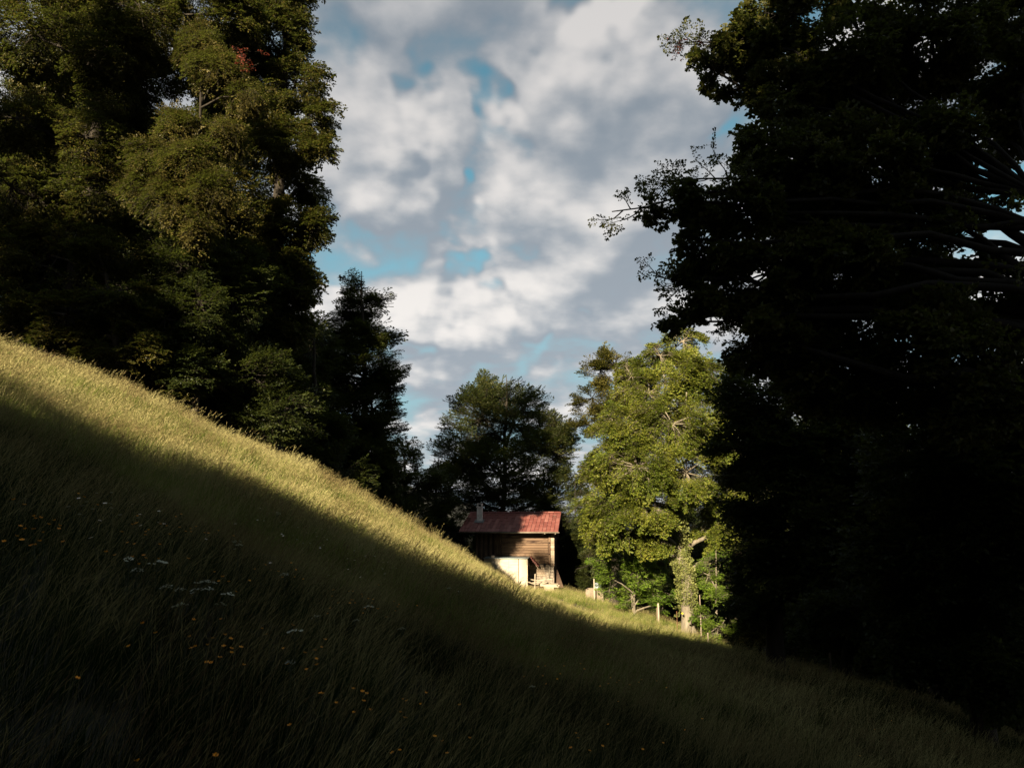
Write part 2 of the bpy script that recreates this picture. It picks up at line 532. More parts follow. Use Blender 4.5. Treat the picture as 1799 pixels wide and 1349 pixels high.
# behind the crest the ground falls away
for px, py, dp in [(-200, 620, 40), (0, 705, 38), (210, 790, 40), (420, 880, 44), (630, 960, 50), (760, 1010, 56), (200, 860, 60), (600, 1010, 75), (900, 1050, 85), (1250, 1160, 60), (1500, 1230, 45), (1750, 1330, 35)]:
    p = at(px, py, dp); _cp.append(tuple(p))
_cp = np.array(_cp)
_res = _cp[:, 2] - base_plane(_cp[:, 0], _cp[:, 1])


def _U(r2): return np.where(r2 > 1e-9, r2 * np.log(np.maximum(r2, 1e-9)) * 0.5, 0.0)


_d2 = ((_cp[:, None, :2] - _cp[None, :, :2]) ** 2).sum(-1)
_n = len(_cp)
_A = np.zeros((_n + 3, _n + 3))
_A[:_n, :_n] = _U(_d2) + np.eye(_n) * 2.0
_A[:_n, _n] = 1; _A[:_n, _n + 1:] = _cp[:, :2]
_A[_n, :_n] = 1; _A[_n + 1:, :_n] = _cp[:, :2].T
_w = np.linalg.solve(_A, np.concatenate([_res, [0, 0, 0]]))


def ground(x, y):
    x = np.asarray(x, float); y = np.asarray(y, float)
    shp = x.shape
    X, Y = x.ravel(), y.ravel()
    cx = np.clip(X, -40, 32); cy = np.clip(Y, -10, 85)
    r = np.zeros(len(X))
    for i in range(0, len(X), 40000):
        sl = slice(i, i + 40000)
        d2 = (cx[sl, None] - _cp[None, :, 0]) ** 2 + (cy[sl, None] - _cp[None, :, 1]) ** 2
        r[sl] = _U(d2) @ _w[:_n] + _w[_n] + _w[_n + 1] * cx[sl] + _w[_n + 2] * cy[sl]
    far = np.hypot(X - cx, Y - cy)
    r = r * np.exp(-(far / 60) ** 2)
    z = base_plane(X, Y) + r
    z = z + 0.05 * np.sin(X * .9 + 1.3) * np.sin(Y * .7) + 0.03 * np.sin(X * 2.1) * np.sin(Y * 1.9 + .4)
    return z.reshape(shp)


def gz(x, y): return float(ground(np.array([x]), np.array([y]))[0])


def on_ground(px, py, above=0.0, far=90):
    """first hit of the pixel's ray with the surface `above` the ground"""
    d = ray(px, py); d = d / d[1]
    t = np.concatenate([np.linspace(1.5, 30, 300), np.linspace(30.2, far, 300)])
    P = d[None] * t[:, None]
    g_ = ground(P[:, 0], P[:, 1]) + above
    h = np.where(P[:, 2] <= g_)[0]
    if len(h) == 0: return None
    return np.array([P[h[0], 0], P[h[0], 1], g_[h[0]]])


def build_ground():
    def axis(lo, hi, fine_lo, fine_hi, st):
        a = np.arange(fine_lo, fine_hi + 1e-6, st)
        l = fine_lo - np.cumsum(st * 1.18 ** np.arange(1, 40)); l = l[l > lo]
        h = fine_hi + np.cumsum(st * 1.18 ** np.arange(1, 40)); h = h[h < hi]
        return np.concatenate([[lo], l[::-1], a, h, [hi]])
    xs = axis(-900, 900, -32, 30, .6); ys = axis(-900, 900, -20, 80, .6)
    X, Y = np.meshgrid(xs, ys)
    Z = ground(X, Y)
    v = np.stack([X, Y, Z], -1).reshape(-1, 3)
    nx, ny = len(xs), len(ys)
    i = np.arange(ny - 1)[:, None] * nx + np.arange(nx - 1)[None]
    f = np.stack([i, i + 1, i + nx + 1, i + nx], -1).reshape(-1, 4)
    o = link('hillside', mesh_np('hillside', v, f, [M['soil']], smooth=True))
    prop(o, 'steep meadow hillside falling from upper left to lower right', None, None, 'structure')


build_ground()

# ------------------------------------------------------------------ foliage


def spray(rng, leaf=0.09, nside=8, per=4, droop=0.15, spread=0.42, wobble=0.35, aspect=.62):
    """unit-length leafy branchlet lying along +X with its face up"""
    V, F, Mi = [], [], []
    base = 0

    def leafq(p, d, nrm, L_):
        nonlocal base
        d = d / np.linalg.norm(d)
        s = np.cross(nrm, d); s /= np.linalg.norm(s) + 1e-9
        n2 = np.cross(d, s)
        w = L_ * aspect * .5
        fold = rng.uniform(.1, .5) * w
        q = [p, p + d * L_ * .48 + s * w + n2 * fold, p + d * L_, p + d * L_ * .48 - s * w + n2 * fold]
        V.extend(q); F.extend([(base, base + 2, base + 1), (base, base + 3, base + 2)]); Mi.extend([0, 0]); base += 4
    t = np.linspace(0, 1, 6)
    ax = np.stack([t, .10 * np.sin(t * rng.uniform(2, 4) + rng.uniform(0, 3)) * t, -droop * t ** 2], -1)

    def axis(tt): return np.array([np.interp(tt, t, ax[:, k]) for k in range(3)])
    for i in range(nside):
        tt = .12 + .86 * (i + rng.uniform(0, .6)) / nside
        side = 1 if i % 2 else -1
        p0 = axis(tt)
        Ls = spread * (1.05 - tt) + .10
        ang = side * rng.uniform(.6, 1.05)
        d = np.array([math.cos(ang), math.sin(ang), rng.normal(-.05, .16)])
        for j in range(per):
            u = (j + .8) / per
            p = p0 + d * Ls * u + np.array([0, 0, -droop * .5 * u * u * Ls])
            a2 = ang + (1 if j % 2 else -1) * rng.uniform(.3, .9)
            dd = np.array([math.cos(a2), math.sin(a2), rng.normal(-.12, wobble * .6)])
            nr = np.array([rng.normal(0, wobble), rng.normal(0, wobble), 1.0])
            leafq(p, dd, nr, leaf * rng.uniform(.7, 1.15))
    for j in range(4):
        leafq(axis(.9 + .03 * j), np.array([1, rng.normal(0, .5), rng.normal(-.1, .2)]), np.array([0, rng.normal(0, .3), 1.]), leaf)
    tv, tf = tube_np(ax[::2] if False else ax[[0, 2, 5]], np.array([.012, .008, .003]), 3)
    V = np.concatenate([np.array(V), tv])
    # twig quads -> triangles
    tf = np.concatenate([tf[:, [0, 1, 2]], tf[:, [0, 2, 3]]]) + base
    F = np.concatenate([np.array(F), tf]); Mi = Mi + [1] * len(tf)
    return V, F, np.array(Mi)


def unit(rng, n):
    d = rng.normal(0, 1, (n, 3)); return d / np.linalg.norm(d, axis=1, keepdims=True)


NVAR = 8
DENS = 2.6


def frames(Fw, Up):
    """euler angles of frames with +X along Fw and +Z near Up"""
    X = Fw / (np.linalg.norm(Fw, axis=1, keepdims=True) + 1e-9)
    Y = np.cross(Up, X); Y /= np.linalg.norm(Y, axis=1, keepdims=True) + 1e-9
    Z = np.cross(X, Y)
    return np.stack([np.arctan2(Y[:, 2], Z[:, 2]), np.arcsin(np.clip(-X[:, 2], -1, 1)), np.arctan2(X[:, 1], X[:, 0])], -1)


def scatter_group():
    g = bpy.data.node_groups.new('scatter_pieces', 'GeometryNodeTree')
    g.interface.new_socket('Geometry', in_out='INPUT', socket_type='NodeSocketGeometry')
    g.interface.new_socket('Geometry', in_out='OUTPUT', socket_type='NodeSocketGeometry')
    N, L = g.nodes, g.links
    gi, go = N.new('NodeGroupInput'), N.new('NodeGroupOutput')

    def attr(nm, ty):
        a = N.new('GeometryNodeInputNamedAttribute'); a.data_type = ty; a.inputs[0].default_value = nm
        return a.outputs[0]
    vid, pick, rot, scl = attr('vid', 'INT'), attr('pick', 'INT'), attr('rot', 'FLOAT_VECTOR'), attr('scl', 'FLOAT')
    e2r = N.new('FunctionNodeEulerToRotation'); L.new(rot, e2r.inputs[0])

    def eq(a, k):
        c = N.new('FunctionNodeCompare'); c.data_type = 'INT'; c.operation = 'EQUAL'
        L.new(a, c.inputs[2]); c.inputs[3].default_value = k
        return c.outputs[0]

    def sep(geo, sel):
        n = N.new('GeometryNodeSeparateGeometry'); n.domain = 'POINT'
        L.new(geo, n.inputs[0]); L.new(sel, n.inputs[1]); return n.outputs[0]
    pts = sep(gi.outputs[0], eq(vid, 0))
    join = N.new('GeometryNodeJoinGeometry')
    for k in range(NVAR):
        iop = N.new('GeometryNodeInstanceOnPoints')
        L.new(pts, iop.inputs['Points']); L.new(eq(pick, k), iop.inputs['Selection'])
        L.new(sep(gi.outputs[0], eq(vid, k + 1)), iop.inputs['Instance'])
        L.new(e2r.outputs[0], iop.inputs['Rotation']); L.new(scl, iop.inputs['Scale'])
        L.new(iop.outputs[0], join.inputs[0])
    L.new(join.outputs[0], go.inputs[0])
    return g


SCAT = scatter_group()


def scatter(name, T, P, E, S, pick, mats, parent=None, kind='stuff'):
    """many alike small pieces as ONE object: T piece meshes (verts, faces, material index) laid at points P"""
    V, F, Mi, vid = [], [], [], []
    off = 0
    for k, (v, f, m) in enumerate(T):
        V.append(v); F.append(np.asarray(f) + off); Mi.append(m); vid.append(np.full(len(v), k + 1)); off += len(v)
    nf = sum(map(len, F)); nv = off
    V.append(P); vid.append(np.zeros(len(P), int))
    me = mesh_np(name, np.concatenate(V), np.concatenate(F), mats, np.concatenate(Mi))
    n = len(me.vertices)

    def put(nm, ty, a, key):
        at_ = me.attributes.new(nm, ty, 'POINT'); at_.data.foreach_set(key, np.ascontiguousarray(a).ravel())
    put('vid', 'INT', np.concatenate(vid).astype(np.int32), 'value')
    pk = np.zeros(n, np.int32); pk[nv:] = pick; put('pick', 'INT', pk, 'value')
    rt = np.zeros((n, 3), np.float32); rt[nv:] = E; put('rot', 'FLOAT_VECTOR', rt, 'vector')
    sl = np.ones(n, np.float32); sl[nv:] = S; put('scl', 'FLOAT', sl, 'value')
    o = link(name, me, parent)
    md = o.modifiers.new('scatter', 'NODES'); md.node_group = SCAT
    if kind: o['kind'] = kind
    global TRI
    TRI += nf
    return o


def build_tree(name, label, base, lobes, leafm, barkm='bark_dark', trunk_r=.3, n=1400, slen=1.0, leaf=.09, droop=.2,
               updir=0.0, flat=0.6, sub=.36, seed=1, cat='tree', group=None, lean=(0, 0), nside=8, per=4, top=None,
               shell=.45, limbs=True, extra=None, tlean=.9, aspect=.62, wobble=.35, jag=.0, twigs=14):
    """lobes: list of (centre xyz, rx, ry, rz[, weight]).  Everything is built in the tree's own frame."""
    rng = np.random.default_rng(seed)
    base = np.asarray(base, float)
    root = empty(name, tuple(base), 0, label, cat, group)
    Ls = [(np.asarray(l[0], float) - base, np.array(l[1:4], float)) for l in lobes]
    zt = top if top is not None else max(c[2] + r[2] * .7 for c, r in Ls)
    wsum = np.array([(r[0] * r[1] * r[2]) ** .67 for _, r in Ls]); wsum /= wsum.sum()
    ctr = sum(w * c for w, (c, r) in zip(wsum, Ls))
    # trunk
    k = 12
    t = np.linspace(0, 1, k)
    tx = ctr[0] * t ** 1.4 * tlean + lean[0] * np.sin(t * 3.1); ty = ctr[1] * t ** 1.4 * tlean + lean[1] * np.sin(t * 3.1)
    tp = np.stack([tx, ty, -0.4 + (zt + .4) * t], -1)
    tp[1:-1, :2] += rng.normal(0, trunk_r * .25, (k - 2, 2))
    tr = trunk_r * (1 - t) ** .75 * .95 + .02; tr[0] *= 1.45; tr[1] *= 1.08
    tv, tf = tube_np(tp, tr, 12)
    o = link('trunk', mesh_np('trunk', tv, tf, [M[barkm]], smooth=True), root)
    P, Fw, S, U_ = [], [], [], []
    tw = Tubes()
    for li, ((c, r), w) in enumerate(zip(Ls, wsum)):
        ns = max(20, int(n * w * DENS))
        hz_ = np.clip((c[2] - r[2] * .55) / (zt + .4), .12, .88)
        a = np.array([np.interp(hz_, t, tp[:, q]) for q in range(3)])
        if limbs:
            pts = curve_pts(a, c, rng, 7, .10, .05)
            rr = np.interp(hz_, t, tr) * .6 * np.linspace(1, .28, 7) + .012
            lv, lf = tube_np(pts, rr, 7)
            link('limb', mesh_np('limb', lv, lf, [M[barkm]], smooth=True), root)
        ncl = max(4, int(ns / 16))
        d = unit(rng, ncl)
        rad = rng.uniform(shell, 1.0, ncl) ** .7
        cc = c + d * r * rad[:, None] * (1 - sub * .5)
        cr = r.mean() * sub * rng.uniform(.6, 1.25, ncl)
        for q in rng.choice(ncl, min(twigs, ncl), replace=False):
            pts = curve_pts(c + (cc[q] - c) * .02, cc[q] + (cc[q] - c) * .15, rng, 5, .09, -.03)
            tw.add(pts, np.linspace(.05, .012, 5) * max(.7, min(1.6, r.mean() / 2.0)), 4)
        ci = rng.integers(0, ncl, ns)
        d2 = unit(rng, ns)
        d2 = d2 * .75 + d[ci] * .55
        d2 /= np.linalg.norm(d2, axis=1, keepdims=True)
        tip = cc[ci] + d2 * cr[ci][:, None] * np.array([1, 1, .75]) * rng.uniform(.55, 1.0, ns)[:, None]
        out_ = tip - c; out_[:, 2] *= (1 - flat)
        out_ /= np.linalg.norm(out_, axis=1, keepdims=True) + 1e-9
        away = tip - np.array([tp[-1, 0], tp[-1, 1], 0]); away[:, 2] = 0
        away /= np.linalg.norm(away, axis=1, keepdims=True) + 1e-9
        f = out_ * .7 + away * .35 + d2 * .35 * np.array([1, 1, 1 - flat]) + np.array([0, 0, updir])
        f += rng.normal(0, .22, f.shape) * np.array([1, 1, .6])
        f /= np.linalg.norm(f, axis=1, keepdims=True)
        s = slen * rng.uniform(.65, 1.25, ns) * (1 + jag * (rng.random(ns) < .12))
        P.append(tip - f * s[:, None] * .62); Fw.append(f); S.append(s)
        up = np.array([0, 0, 1.]) + rng.normal(0, .28, (ns, 3)); U_.append(up)
    if extra:
        for e in extra:                # single reaching branches: (start, end, n sprays, length)
            a, b, m_, sl = np.asarray(e[0], float) - base, np.asarray(e[1], float) - base, e[2], e[3]
            if len(e) > 6:                 # this one leaves the trunk itself
                a = np.array([np.interp(a[2] - .5, tp[:, 2], tp[:, q]) for q in range(3)])
            pts = curve_pts(a, b, rng, 8, .05, e[4] if len(e) > 4 else .04)
            lv, lf = tube_np(pts, np.linspace(e[5] if len(e) > 5 else .07, .012, 8), 6)
            link('limb', mesh_np('limb', lv, lf, [M[barkm]], smooth=True), root)
            Lb = np.linalg.norm(b - a); dirv = (b - a) / Lb
            ns_ = max(5, m_ // 3)
            for q in range(ns_):
                t0 = .18 + .8 * (q + rng.random() * .6) / ns_
                p0 = np.array([np.interp(t0, np.linspace(0, 1, 8), pts[:, w_]) for w_ in range(3)])
                sdv = dirv * .8 + rng.normal(0, .6, 3) * np.array([1, .8, 1.0]); sdv /= np.linalg.norm(sdv)
                l2 = Lb * rng.uniform(.12, .26) * (1.25 - t0 * .75) + sl * .3
                sp = curve_pts(p0, p0 + sdv * l2, rng, 5, .1, -.05)
                tw.add(sp, np.linspace(.018, .005, 5), 4)
                k_ = max(4, int(m_ * 1.0 / ns_ * 2.6))
                tt = np.sqrt(rng.uniform(.03, 1.0, k_)); tt[0] = 1
                pp = np.stack([np.interp(tt, np.linspace(0, 1, 5), sp[:, w_]) for w_ in range(3)], -1)
                f = sdv * .8 + rng.normal(0, .7, (k_, 3)); f /= np.linalg.norm(f, axis=1, keepdims=True)
                P.append(pp); Fw.append(f); S.append(sl * rng.uniform(.5, .95, k_)); U_.append(np.array([0, 0, 1.]) + rng.normal(0, .7, (k_, 3)))
    P, Fw, S, U_ = map(np.concatenate, (P, Fw, S, U_))
    T = [spray(rng, leaf / slen, nside, per, droop * rng.uniform(.5, 1.5), rng.uniform(.36, .5), wobble, aspect) for _ in range(NVAR)]
    if tw.n:
        bv, bf = tw.arrays()
        prop(link('branches', mesh_np('branches', bv, bf, [M[barkm]]), root), kind='stuff')
    scatter('crown', T, P, frames(Fw, U_), S, rng.integers(0, NVAR, len(P)), [M[leafm], M[barkm]], root)
    return root


TRI = 0


def lobe(px, py, rx, ry, depth, rd=None):
    """a crown lobe whose centre is seen at (px,py); rx, ry radii in photo pixels at that depth"""
    m = depth / F0
    return (at(px, py, depth), rx * m, (rd if rd is not None else (rx + ry) * .5 * m), ry * m)


def foot(px, depth):
    x = at(px, 900, depth)[0]
    return (x, depth, gz(x, depth))


def dup(root, loc, rz=0.0, scale=1.0, label=None, group=None, sz=None):
    r = root.copy(); col.objects.link(r)
    r.location = loc; r.rotation_euler = (0, 0, rz); r.scale = (scale, scale, sz if sz else scale)
    if label: r['label'] = label
    if group: r['group'] = group
    elif 'group' in r: del r['group']
    for ch in list(root.children):
        c = ch.copy(); col.objects.link(c); c.parent = r
    return r


# ---- centre: the tree behind the hut
build_tree('beech_tree', 'dark green bushy tree rising right behind the red-roofed hut', foot(885, 74),
           [lobe(845, 735, 62, 70, 73), lobe(905, 745, 72, 75, 74), lobe(955, 790, 60, 70, 72), lobe(815, 800, 50, 60, 72), lobe(880, 830, 95, 60, 70),
            lobe(850, 690, 34, 36, 74), lobe(925, 712, 36, 30, 75), lobe(975, 775, 40, 45, 74), lobe(790, 860, 60, 50, 70), lobe(900, 880, 90, 40, 70), lobe(970, 870, 55, 50, 71)],
           'leaf_mid', trunk_r=.35, n=1900, slen=1.5, leaf=.15, droop=.05, updir=.45, flat=.2, seed=3, sub=.34, per=5, jag=.4, shell=.35)
# small trees between the pointed tree and the centre tree
build_tree('alder_tree', 'small dark rounded tree in the gap left of the hut chimney', foot(715, 64),
           [lobe(712, 815, 30, 45, 63), lobe(735, 850, 40, 45, 62), lobe(690, 870, 45, 50, 62), lobe(700, 920, 60, 50, 60)],
           'leaf_mid', n=600, slen=1.0, leaf=.13, updir=.3, flat=.3, seed=5, trunk_r=.2)
build_tree('alder_tree', 'slender dark treetop just left of the tree behind the hut', foot(760, 67),
           [lobe(757, 825, 17, 34, 66), lobe(765, 870, 34, 45, 65), lobe(780, 920, 50, 45, 64)],
           'leaf_point', n=420, slen=1.0, leaf=.13, updir=.35, flat=.3, seed=6, trunk_r=.2)
# pointed, layered tree
build_tree('hornbeam_tree', 'tall pointed dark tree with layered branches against the sky, upper end of the gap', foot(640, 48),
           [lobe(622, 505, 14, 26, 48), lobe(640, 540, 36, 34, 48), lobe(670, 530, 17, 16, 48), lobe(608, 560, 34, 22, 48), lobe(640, 600, 56, 34, 48), lobe(585, 600, 34, 24, 48), lobe(668, 650, 40, 45, 47),
            lobe(610, 670, 60, 50, 47), lobe(655, 720, 52, 55, 47), lobe(600, 750, 60, 60, 46), lobe(640, 800, 60, 60, 46), lobe(560, 820, 60, 60, 45), lobe(650, 860, 50, 50, 46), lobe(665, 590, 34, 22, 47.5), lobe(680, 680, 30, 34, 47), lobe(600, 630, 50, 34, 47), lobe(675, 760, 34, 40, 46.5), lobe(560, 640, 34, 34, 48), lobe(665, 830, 40, 40, 46)],
           'leaf_point', trunk_r=.3, n=2700, slen=1.15, leaf=.11, droop=-.12, updir=.12, flat=.85, seed=8, sub=.36, jag=.5, shell=.3, wobble=.22)
# ---- right middle: the sunlit tree
build_tree('beech_tree', 'olive green tree with ragged left edge, half hidden behind the sunlit tree', foot(1075, 56),
           [lobe(1055, 650, 32, 34, 56), lobe(1080, 640, 38, 32, 56), lobe(1040, 700, 36, 36, 56), lobe(1075, 730, 50, 50, 56), lobe(1030, 745, 22, 26, 56), lobe(1060, 810, 44, 55, 55),
            lobe(1055, 880, 36, 50, 55), lobe(1120, 700, 50, 60, 57), lobe(1130, 820, 60, 80, 56)],
           'leaf_olive', trunk_r=.3, n=1250, slen=1.0, leaf=.12, droop=.1, updir=.25, flat=.3, seed=11, sub=.36, shell=.35)
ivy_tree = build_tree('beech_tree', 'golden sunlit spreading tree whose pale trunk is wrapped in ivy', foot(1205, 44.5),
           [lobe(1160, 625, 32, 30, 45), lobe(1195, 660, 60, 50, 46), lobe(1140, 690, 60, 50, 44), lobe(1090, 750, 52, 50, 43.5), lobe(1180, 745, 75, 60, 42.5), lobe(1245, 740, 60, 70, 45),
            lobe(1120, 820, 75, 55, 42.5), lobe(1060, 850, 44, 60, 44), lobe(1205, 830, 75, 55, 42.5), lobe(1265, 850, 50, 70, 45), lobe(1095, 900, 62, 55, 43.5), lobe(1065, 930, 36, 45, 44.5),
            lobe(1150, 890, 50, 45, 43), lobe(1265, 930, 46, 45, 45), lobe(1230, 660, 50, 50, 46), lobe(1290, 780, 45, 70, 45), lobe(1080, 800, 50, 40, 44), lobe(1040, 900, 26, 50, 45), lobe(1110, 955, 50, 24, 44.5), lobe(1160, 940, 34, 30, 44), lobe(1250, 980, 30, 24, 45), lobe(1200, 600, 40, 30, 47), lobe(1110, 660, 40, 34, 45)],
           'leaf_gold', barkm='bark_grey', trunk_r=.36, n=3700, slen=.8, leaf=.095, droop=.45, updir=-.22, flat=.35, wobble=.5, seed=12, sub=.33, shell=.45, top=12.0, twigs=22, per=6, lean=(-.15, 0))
# ---- left wood
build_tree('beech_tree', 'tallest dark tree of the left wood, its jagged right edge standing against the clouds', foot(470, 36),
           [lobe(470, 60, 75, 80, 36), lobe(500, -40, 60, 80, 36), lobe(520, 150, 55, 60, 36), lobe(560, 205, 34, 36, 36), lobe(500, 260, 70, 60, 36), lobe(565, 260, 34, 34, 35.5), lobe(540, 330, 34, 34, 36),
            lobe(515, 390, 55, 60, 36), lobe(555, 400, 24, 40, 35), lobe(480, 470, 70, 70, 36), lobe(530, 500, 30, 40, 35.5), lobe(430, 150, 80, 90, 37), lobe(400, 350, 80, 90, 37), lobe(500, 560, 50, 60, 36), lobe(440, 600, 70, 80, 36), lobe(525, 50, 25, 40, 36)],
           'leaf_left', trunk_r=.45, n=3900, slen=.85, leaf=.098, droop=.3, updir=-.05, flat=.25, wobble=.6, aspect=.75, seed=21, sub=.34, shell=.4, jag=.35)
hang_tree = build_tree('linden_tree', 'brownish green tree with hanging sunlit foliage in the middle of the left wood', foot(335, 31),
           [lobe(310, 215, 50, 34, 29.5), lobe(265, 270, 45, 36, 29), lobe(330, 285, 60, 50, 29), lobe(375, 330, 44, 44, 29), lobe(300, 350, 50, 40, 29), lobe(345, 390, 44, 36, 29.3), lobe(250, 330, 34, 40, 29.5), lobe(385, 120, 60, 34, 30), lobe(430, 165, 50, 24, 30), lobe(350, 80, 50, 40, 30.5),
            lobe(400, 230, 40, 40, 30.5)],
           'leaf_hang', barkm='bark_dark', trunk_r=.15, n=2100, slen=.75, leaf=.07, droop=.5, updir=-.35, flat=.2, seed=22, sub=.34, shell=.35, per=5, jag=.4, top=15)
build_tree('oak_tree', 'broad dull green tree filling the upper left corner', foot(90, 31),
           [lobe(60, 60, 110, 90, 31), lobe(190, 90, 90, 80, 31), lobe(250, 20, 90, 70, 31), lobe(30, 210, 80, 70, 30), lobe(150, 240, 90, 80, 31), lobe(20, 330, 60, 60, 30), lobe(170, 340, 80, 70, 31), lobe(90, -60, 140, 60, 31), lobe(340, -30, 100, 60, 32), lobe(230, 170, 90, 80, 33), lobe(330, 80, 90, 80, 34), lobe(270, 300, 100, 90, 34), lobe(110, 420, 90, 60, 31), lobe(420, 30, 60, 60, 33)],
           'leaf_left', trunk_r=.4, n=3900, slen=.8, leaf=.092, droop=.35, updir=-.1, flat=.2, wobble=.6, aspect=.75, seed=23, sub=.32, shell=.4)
build_tree('hazel_tree', 'low leafy tree at the foot of the left wood', foot(200, 29.5),
           [lobe(190, 440, 80, 55, 30), lobe(90, 470, 90, 60, 30), lobe(210, 510, 62, 34, 28.6), lobe(120, 550, 90, 60, 29.5), lobe(230, 600, 90, 70, 29.5), lobe(20, 540, 70, 70, 30), lobe(30, 440, 70, 60, 30), lobe(120, 620, 90, 60, 30), lobe(290, 680, 80, 60, 31), lobe(30, 600, 60, 50, 29.5), lobe(200, 680, 80, 50, 30)],
           'leaf_left', trunk_r=.16, n=1100, slen=.85, leaf=.11, droop=.15, updir=.0, flat=.5, wobble=.5, aspect=.75, seed=24, sub=.36, shell=.4)
dk = build_tree('hornbeam_tree', 'dark leafy tree right of the hanging foliage in the left wood', foot(400, 33),
           [lobe(330, 470, 80, 60, 33), lobe(420, 520, 80, 80, 33), lobe(350, 590, 90, 80, 33), lobe(440, 660, 80, 80, 33), lobe(330, 690, 90, 80, 33), lobe(500, 720, 70, 80, 34), lobe(440, 760, 60, 60, 33), lobe(300, 430, 60, 50, 33), lobe(320, 470, 60, 50, 30.5), lobe(350, 540, 60, 60, 30.5), lobe(290, 560, 60, 60, 30), lobe(330, 640, 70, 60, 30.5), lobe(400, 450, 60, 60, 32)],
           'leaf_dark', trunk_r=.25, n=1800, slen=1.0, leaf=.11, droop=.1, updir=.0, flat=.35, wobble=.55, seed=25, sub=.36, shell=.35)
build_tree('hazel_tree', 'dark bushy tree between the left wood and the pointed tree', foot(545, 40),
           [lobe(545, 620, 40, 60, 42), lobe(530, 700, 50, 60, 41), lobe(560, 760, 60, 60, 40), lobe(600, 830, 60, 50, 39), lobe(500, 790, 60, 50, 38)],
           'leaf_dark', trunk_r=.2, n=900, slen=1.0, leaf=.11, droop=.1, updir=.15, flat=.5, seed=26, sub=.36, shell=.35)
# ---- right foreground trees
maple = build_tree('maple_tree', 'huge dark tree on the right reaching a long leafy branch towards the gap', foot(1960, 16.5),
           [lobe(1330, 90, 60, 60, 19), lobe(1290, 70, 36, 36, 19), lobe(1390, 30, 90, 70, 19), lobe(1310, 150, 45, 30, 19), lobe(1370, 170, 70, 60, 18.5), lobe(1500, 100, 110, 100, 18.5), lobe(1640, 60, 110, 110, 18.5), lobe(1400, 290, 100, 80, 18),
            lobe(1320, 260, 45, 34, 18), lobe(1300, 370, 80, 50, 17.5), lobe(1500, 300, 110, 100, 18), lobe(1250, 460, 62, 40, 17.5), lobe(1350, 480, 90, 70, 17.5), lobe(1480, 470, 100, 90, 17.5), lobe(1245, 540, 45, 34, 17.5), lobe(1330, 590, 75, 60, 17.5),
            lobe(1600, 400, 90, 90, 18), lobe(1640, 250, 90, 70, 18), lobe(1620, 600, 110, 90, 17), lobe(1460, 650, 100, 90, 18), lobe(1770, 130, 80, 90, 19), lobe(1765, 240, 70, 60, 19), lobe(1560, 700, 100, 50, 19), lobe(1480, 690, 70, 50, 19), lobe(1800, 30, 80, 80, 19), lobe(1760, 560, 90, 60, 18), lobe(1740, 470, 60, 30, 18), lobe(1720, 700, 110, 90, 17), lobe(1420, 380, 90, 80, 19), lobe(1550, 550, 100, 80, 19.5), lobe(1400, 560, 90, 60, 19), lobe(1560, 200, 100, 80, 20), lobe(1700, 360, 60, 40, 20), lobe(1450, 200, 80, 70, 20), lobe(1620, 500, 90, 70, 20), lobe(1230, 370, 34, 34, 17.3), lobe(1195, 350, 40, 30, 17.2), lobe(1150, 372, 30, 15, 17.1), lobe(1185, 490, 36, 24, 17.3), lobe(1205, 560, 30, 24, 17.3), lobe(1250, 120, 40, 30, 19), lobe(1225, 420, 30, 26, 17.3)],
           'leaf_oak', barkm='bark_black', trunk_r=.42, n=5900, slen=.62, leaf=.105, droop=.2, updir=.08, flat=.2, seed=31, sub=.34, shell=.3, top=15, nside=7, per=3, aspect=.95, wobble=.75, twigs=20, tlean=.22,
           extra=[(at(1500, 330, 17.8), at(1075, 372, 17.0), 60, .42, .02, .06), (at(1420, 330, 17.8), at(1165, 318, 17.2), 40, .42, .02, .04), (at(1420, 560, 17.6), at(1150, 485, 17.2), 40, .42, -.02, .045), (at(1400, 90, 19), at(1190, 78, 19), 40, .42, .04, .04),
                  (at(1350, 560, 17.5), at(1180, 565, 17.3), 36, .42, -.03, .04), (at(1930, 410, 16.5), at(1640, 300, 17.5), 12, .7, .0, .15, 1), (at(1930, 500, 16.5), at(1620, 360, 17.5), 12, .7, .02, .14, 1), (at(1930, 650, 16.5), at(1560, 640, 17.5), 10, .7, .08, .12, 1)])
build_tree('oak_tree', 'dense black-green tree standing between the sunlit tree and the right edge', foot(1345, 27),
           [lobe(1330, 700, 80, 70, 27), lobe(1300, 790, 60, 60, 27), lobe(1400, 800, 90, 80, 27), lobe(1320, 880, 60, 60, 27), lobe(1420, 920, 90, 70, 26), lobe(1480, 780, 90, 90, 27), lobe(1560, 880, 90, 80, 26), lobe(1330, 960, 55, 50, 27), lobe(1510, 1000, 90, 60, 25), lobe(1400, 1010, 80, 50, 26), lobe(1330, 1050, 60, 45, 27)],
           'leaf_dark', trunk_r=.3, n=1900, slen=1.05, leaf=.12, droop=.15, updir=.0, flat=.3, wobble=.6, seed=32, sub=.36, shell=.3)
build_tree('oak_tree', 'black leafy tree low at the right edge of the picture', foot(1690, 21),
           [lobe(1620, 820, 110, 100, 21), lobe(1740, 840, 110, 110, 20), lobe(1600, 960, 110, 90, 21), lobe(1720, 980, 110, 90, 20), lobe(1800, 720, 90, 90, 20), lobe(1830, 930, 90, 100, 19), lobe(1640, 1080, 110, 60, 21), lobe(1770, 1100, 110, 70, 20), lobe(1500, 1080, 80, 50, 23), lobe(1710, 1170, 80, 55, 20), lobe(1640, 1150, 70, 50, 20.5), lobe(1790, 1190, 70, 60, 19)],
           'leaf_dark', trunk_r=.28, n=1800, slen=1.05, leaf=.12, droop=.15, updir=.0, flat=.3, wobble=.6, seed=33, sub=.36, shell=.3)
print('tris in crowns', TRI, 'time', round(time.time() - T0, 1))

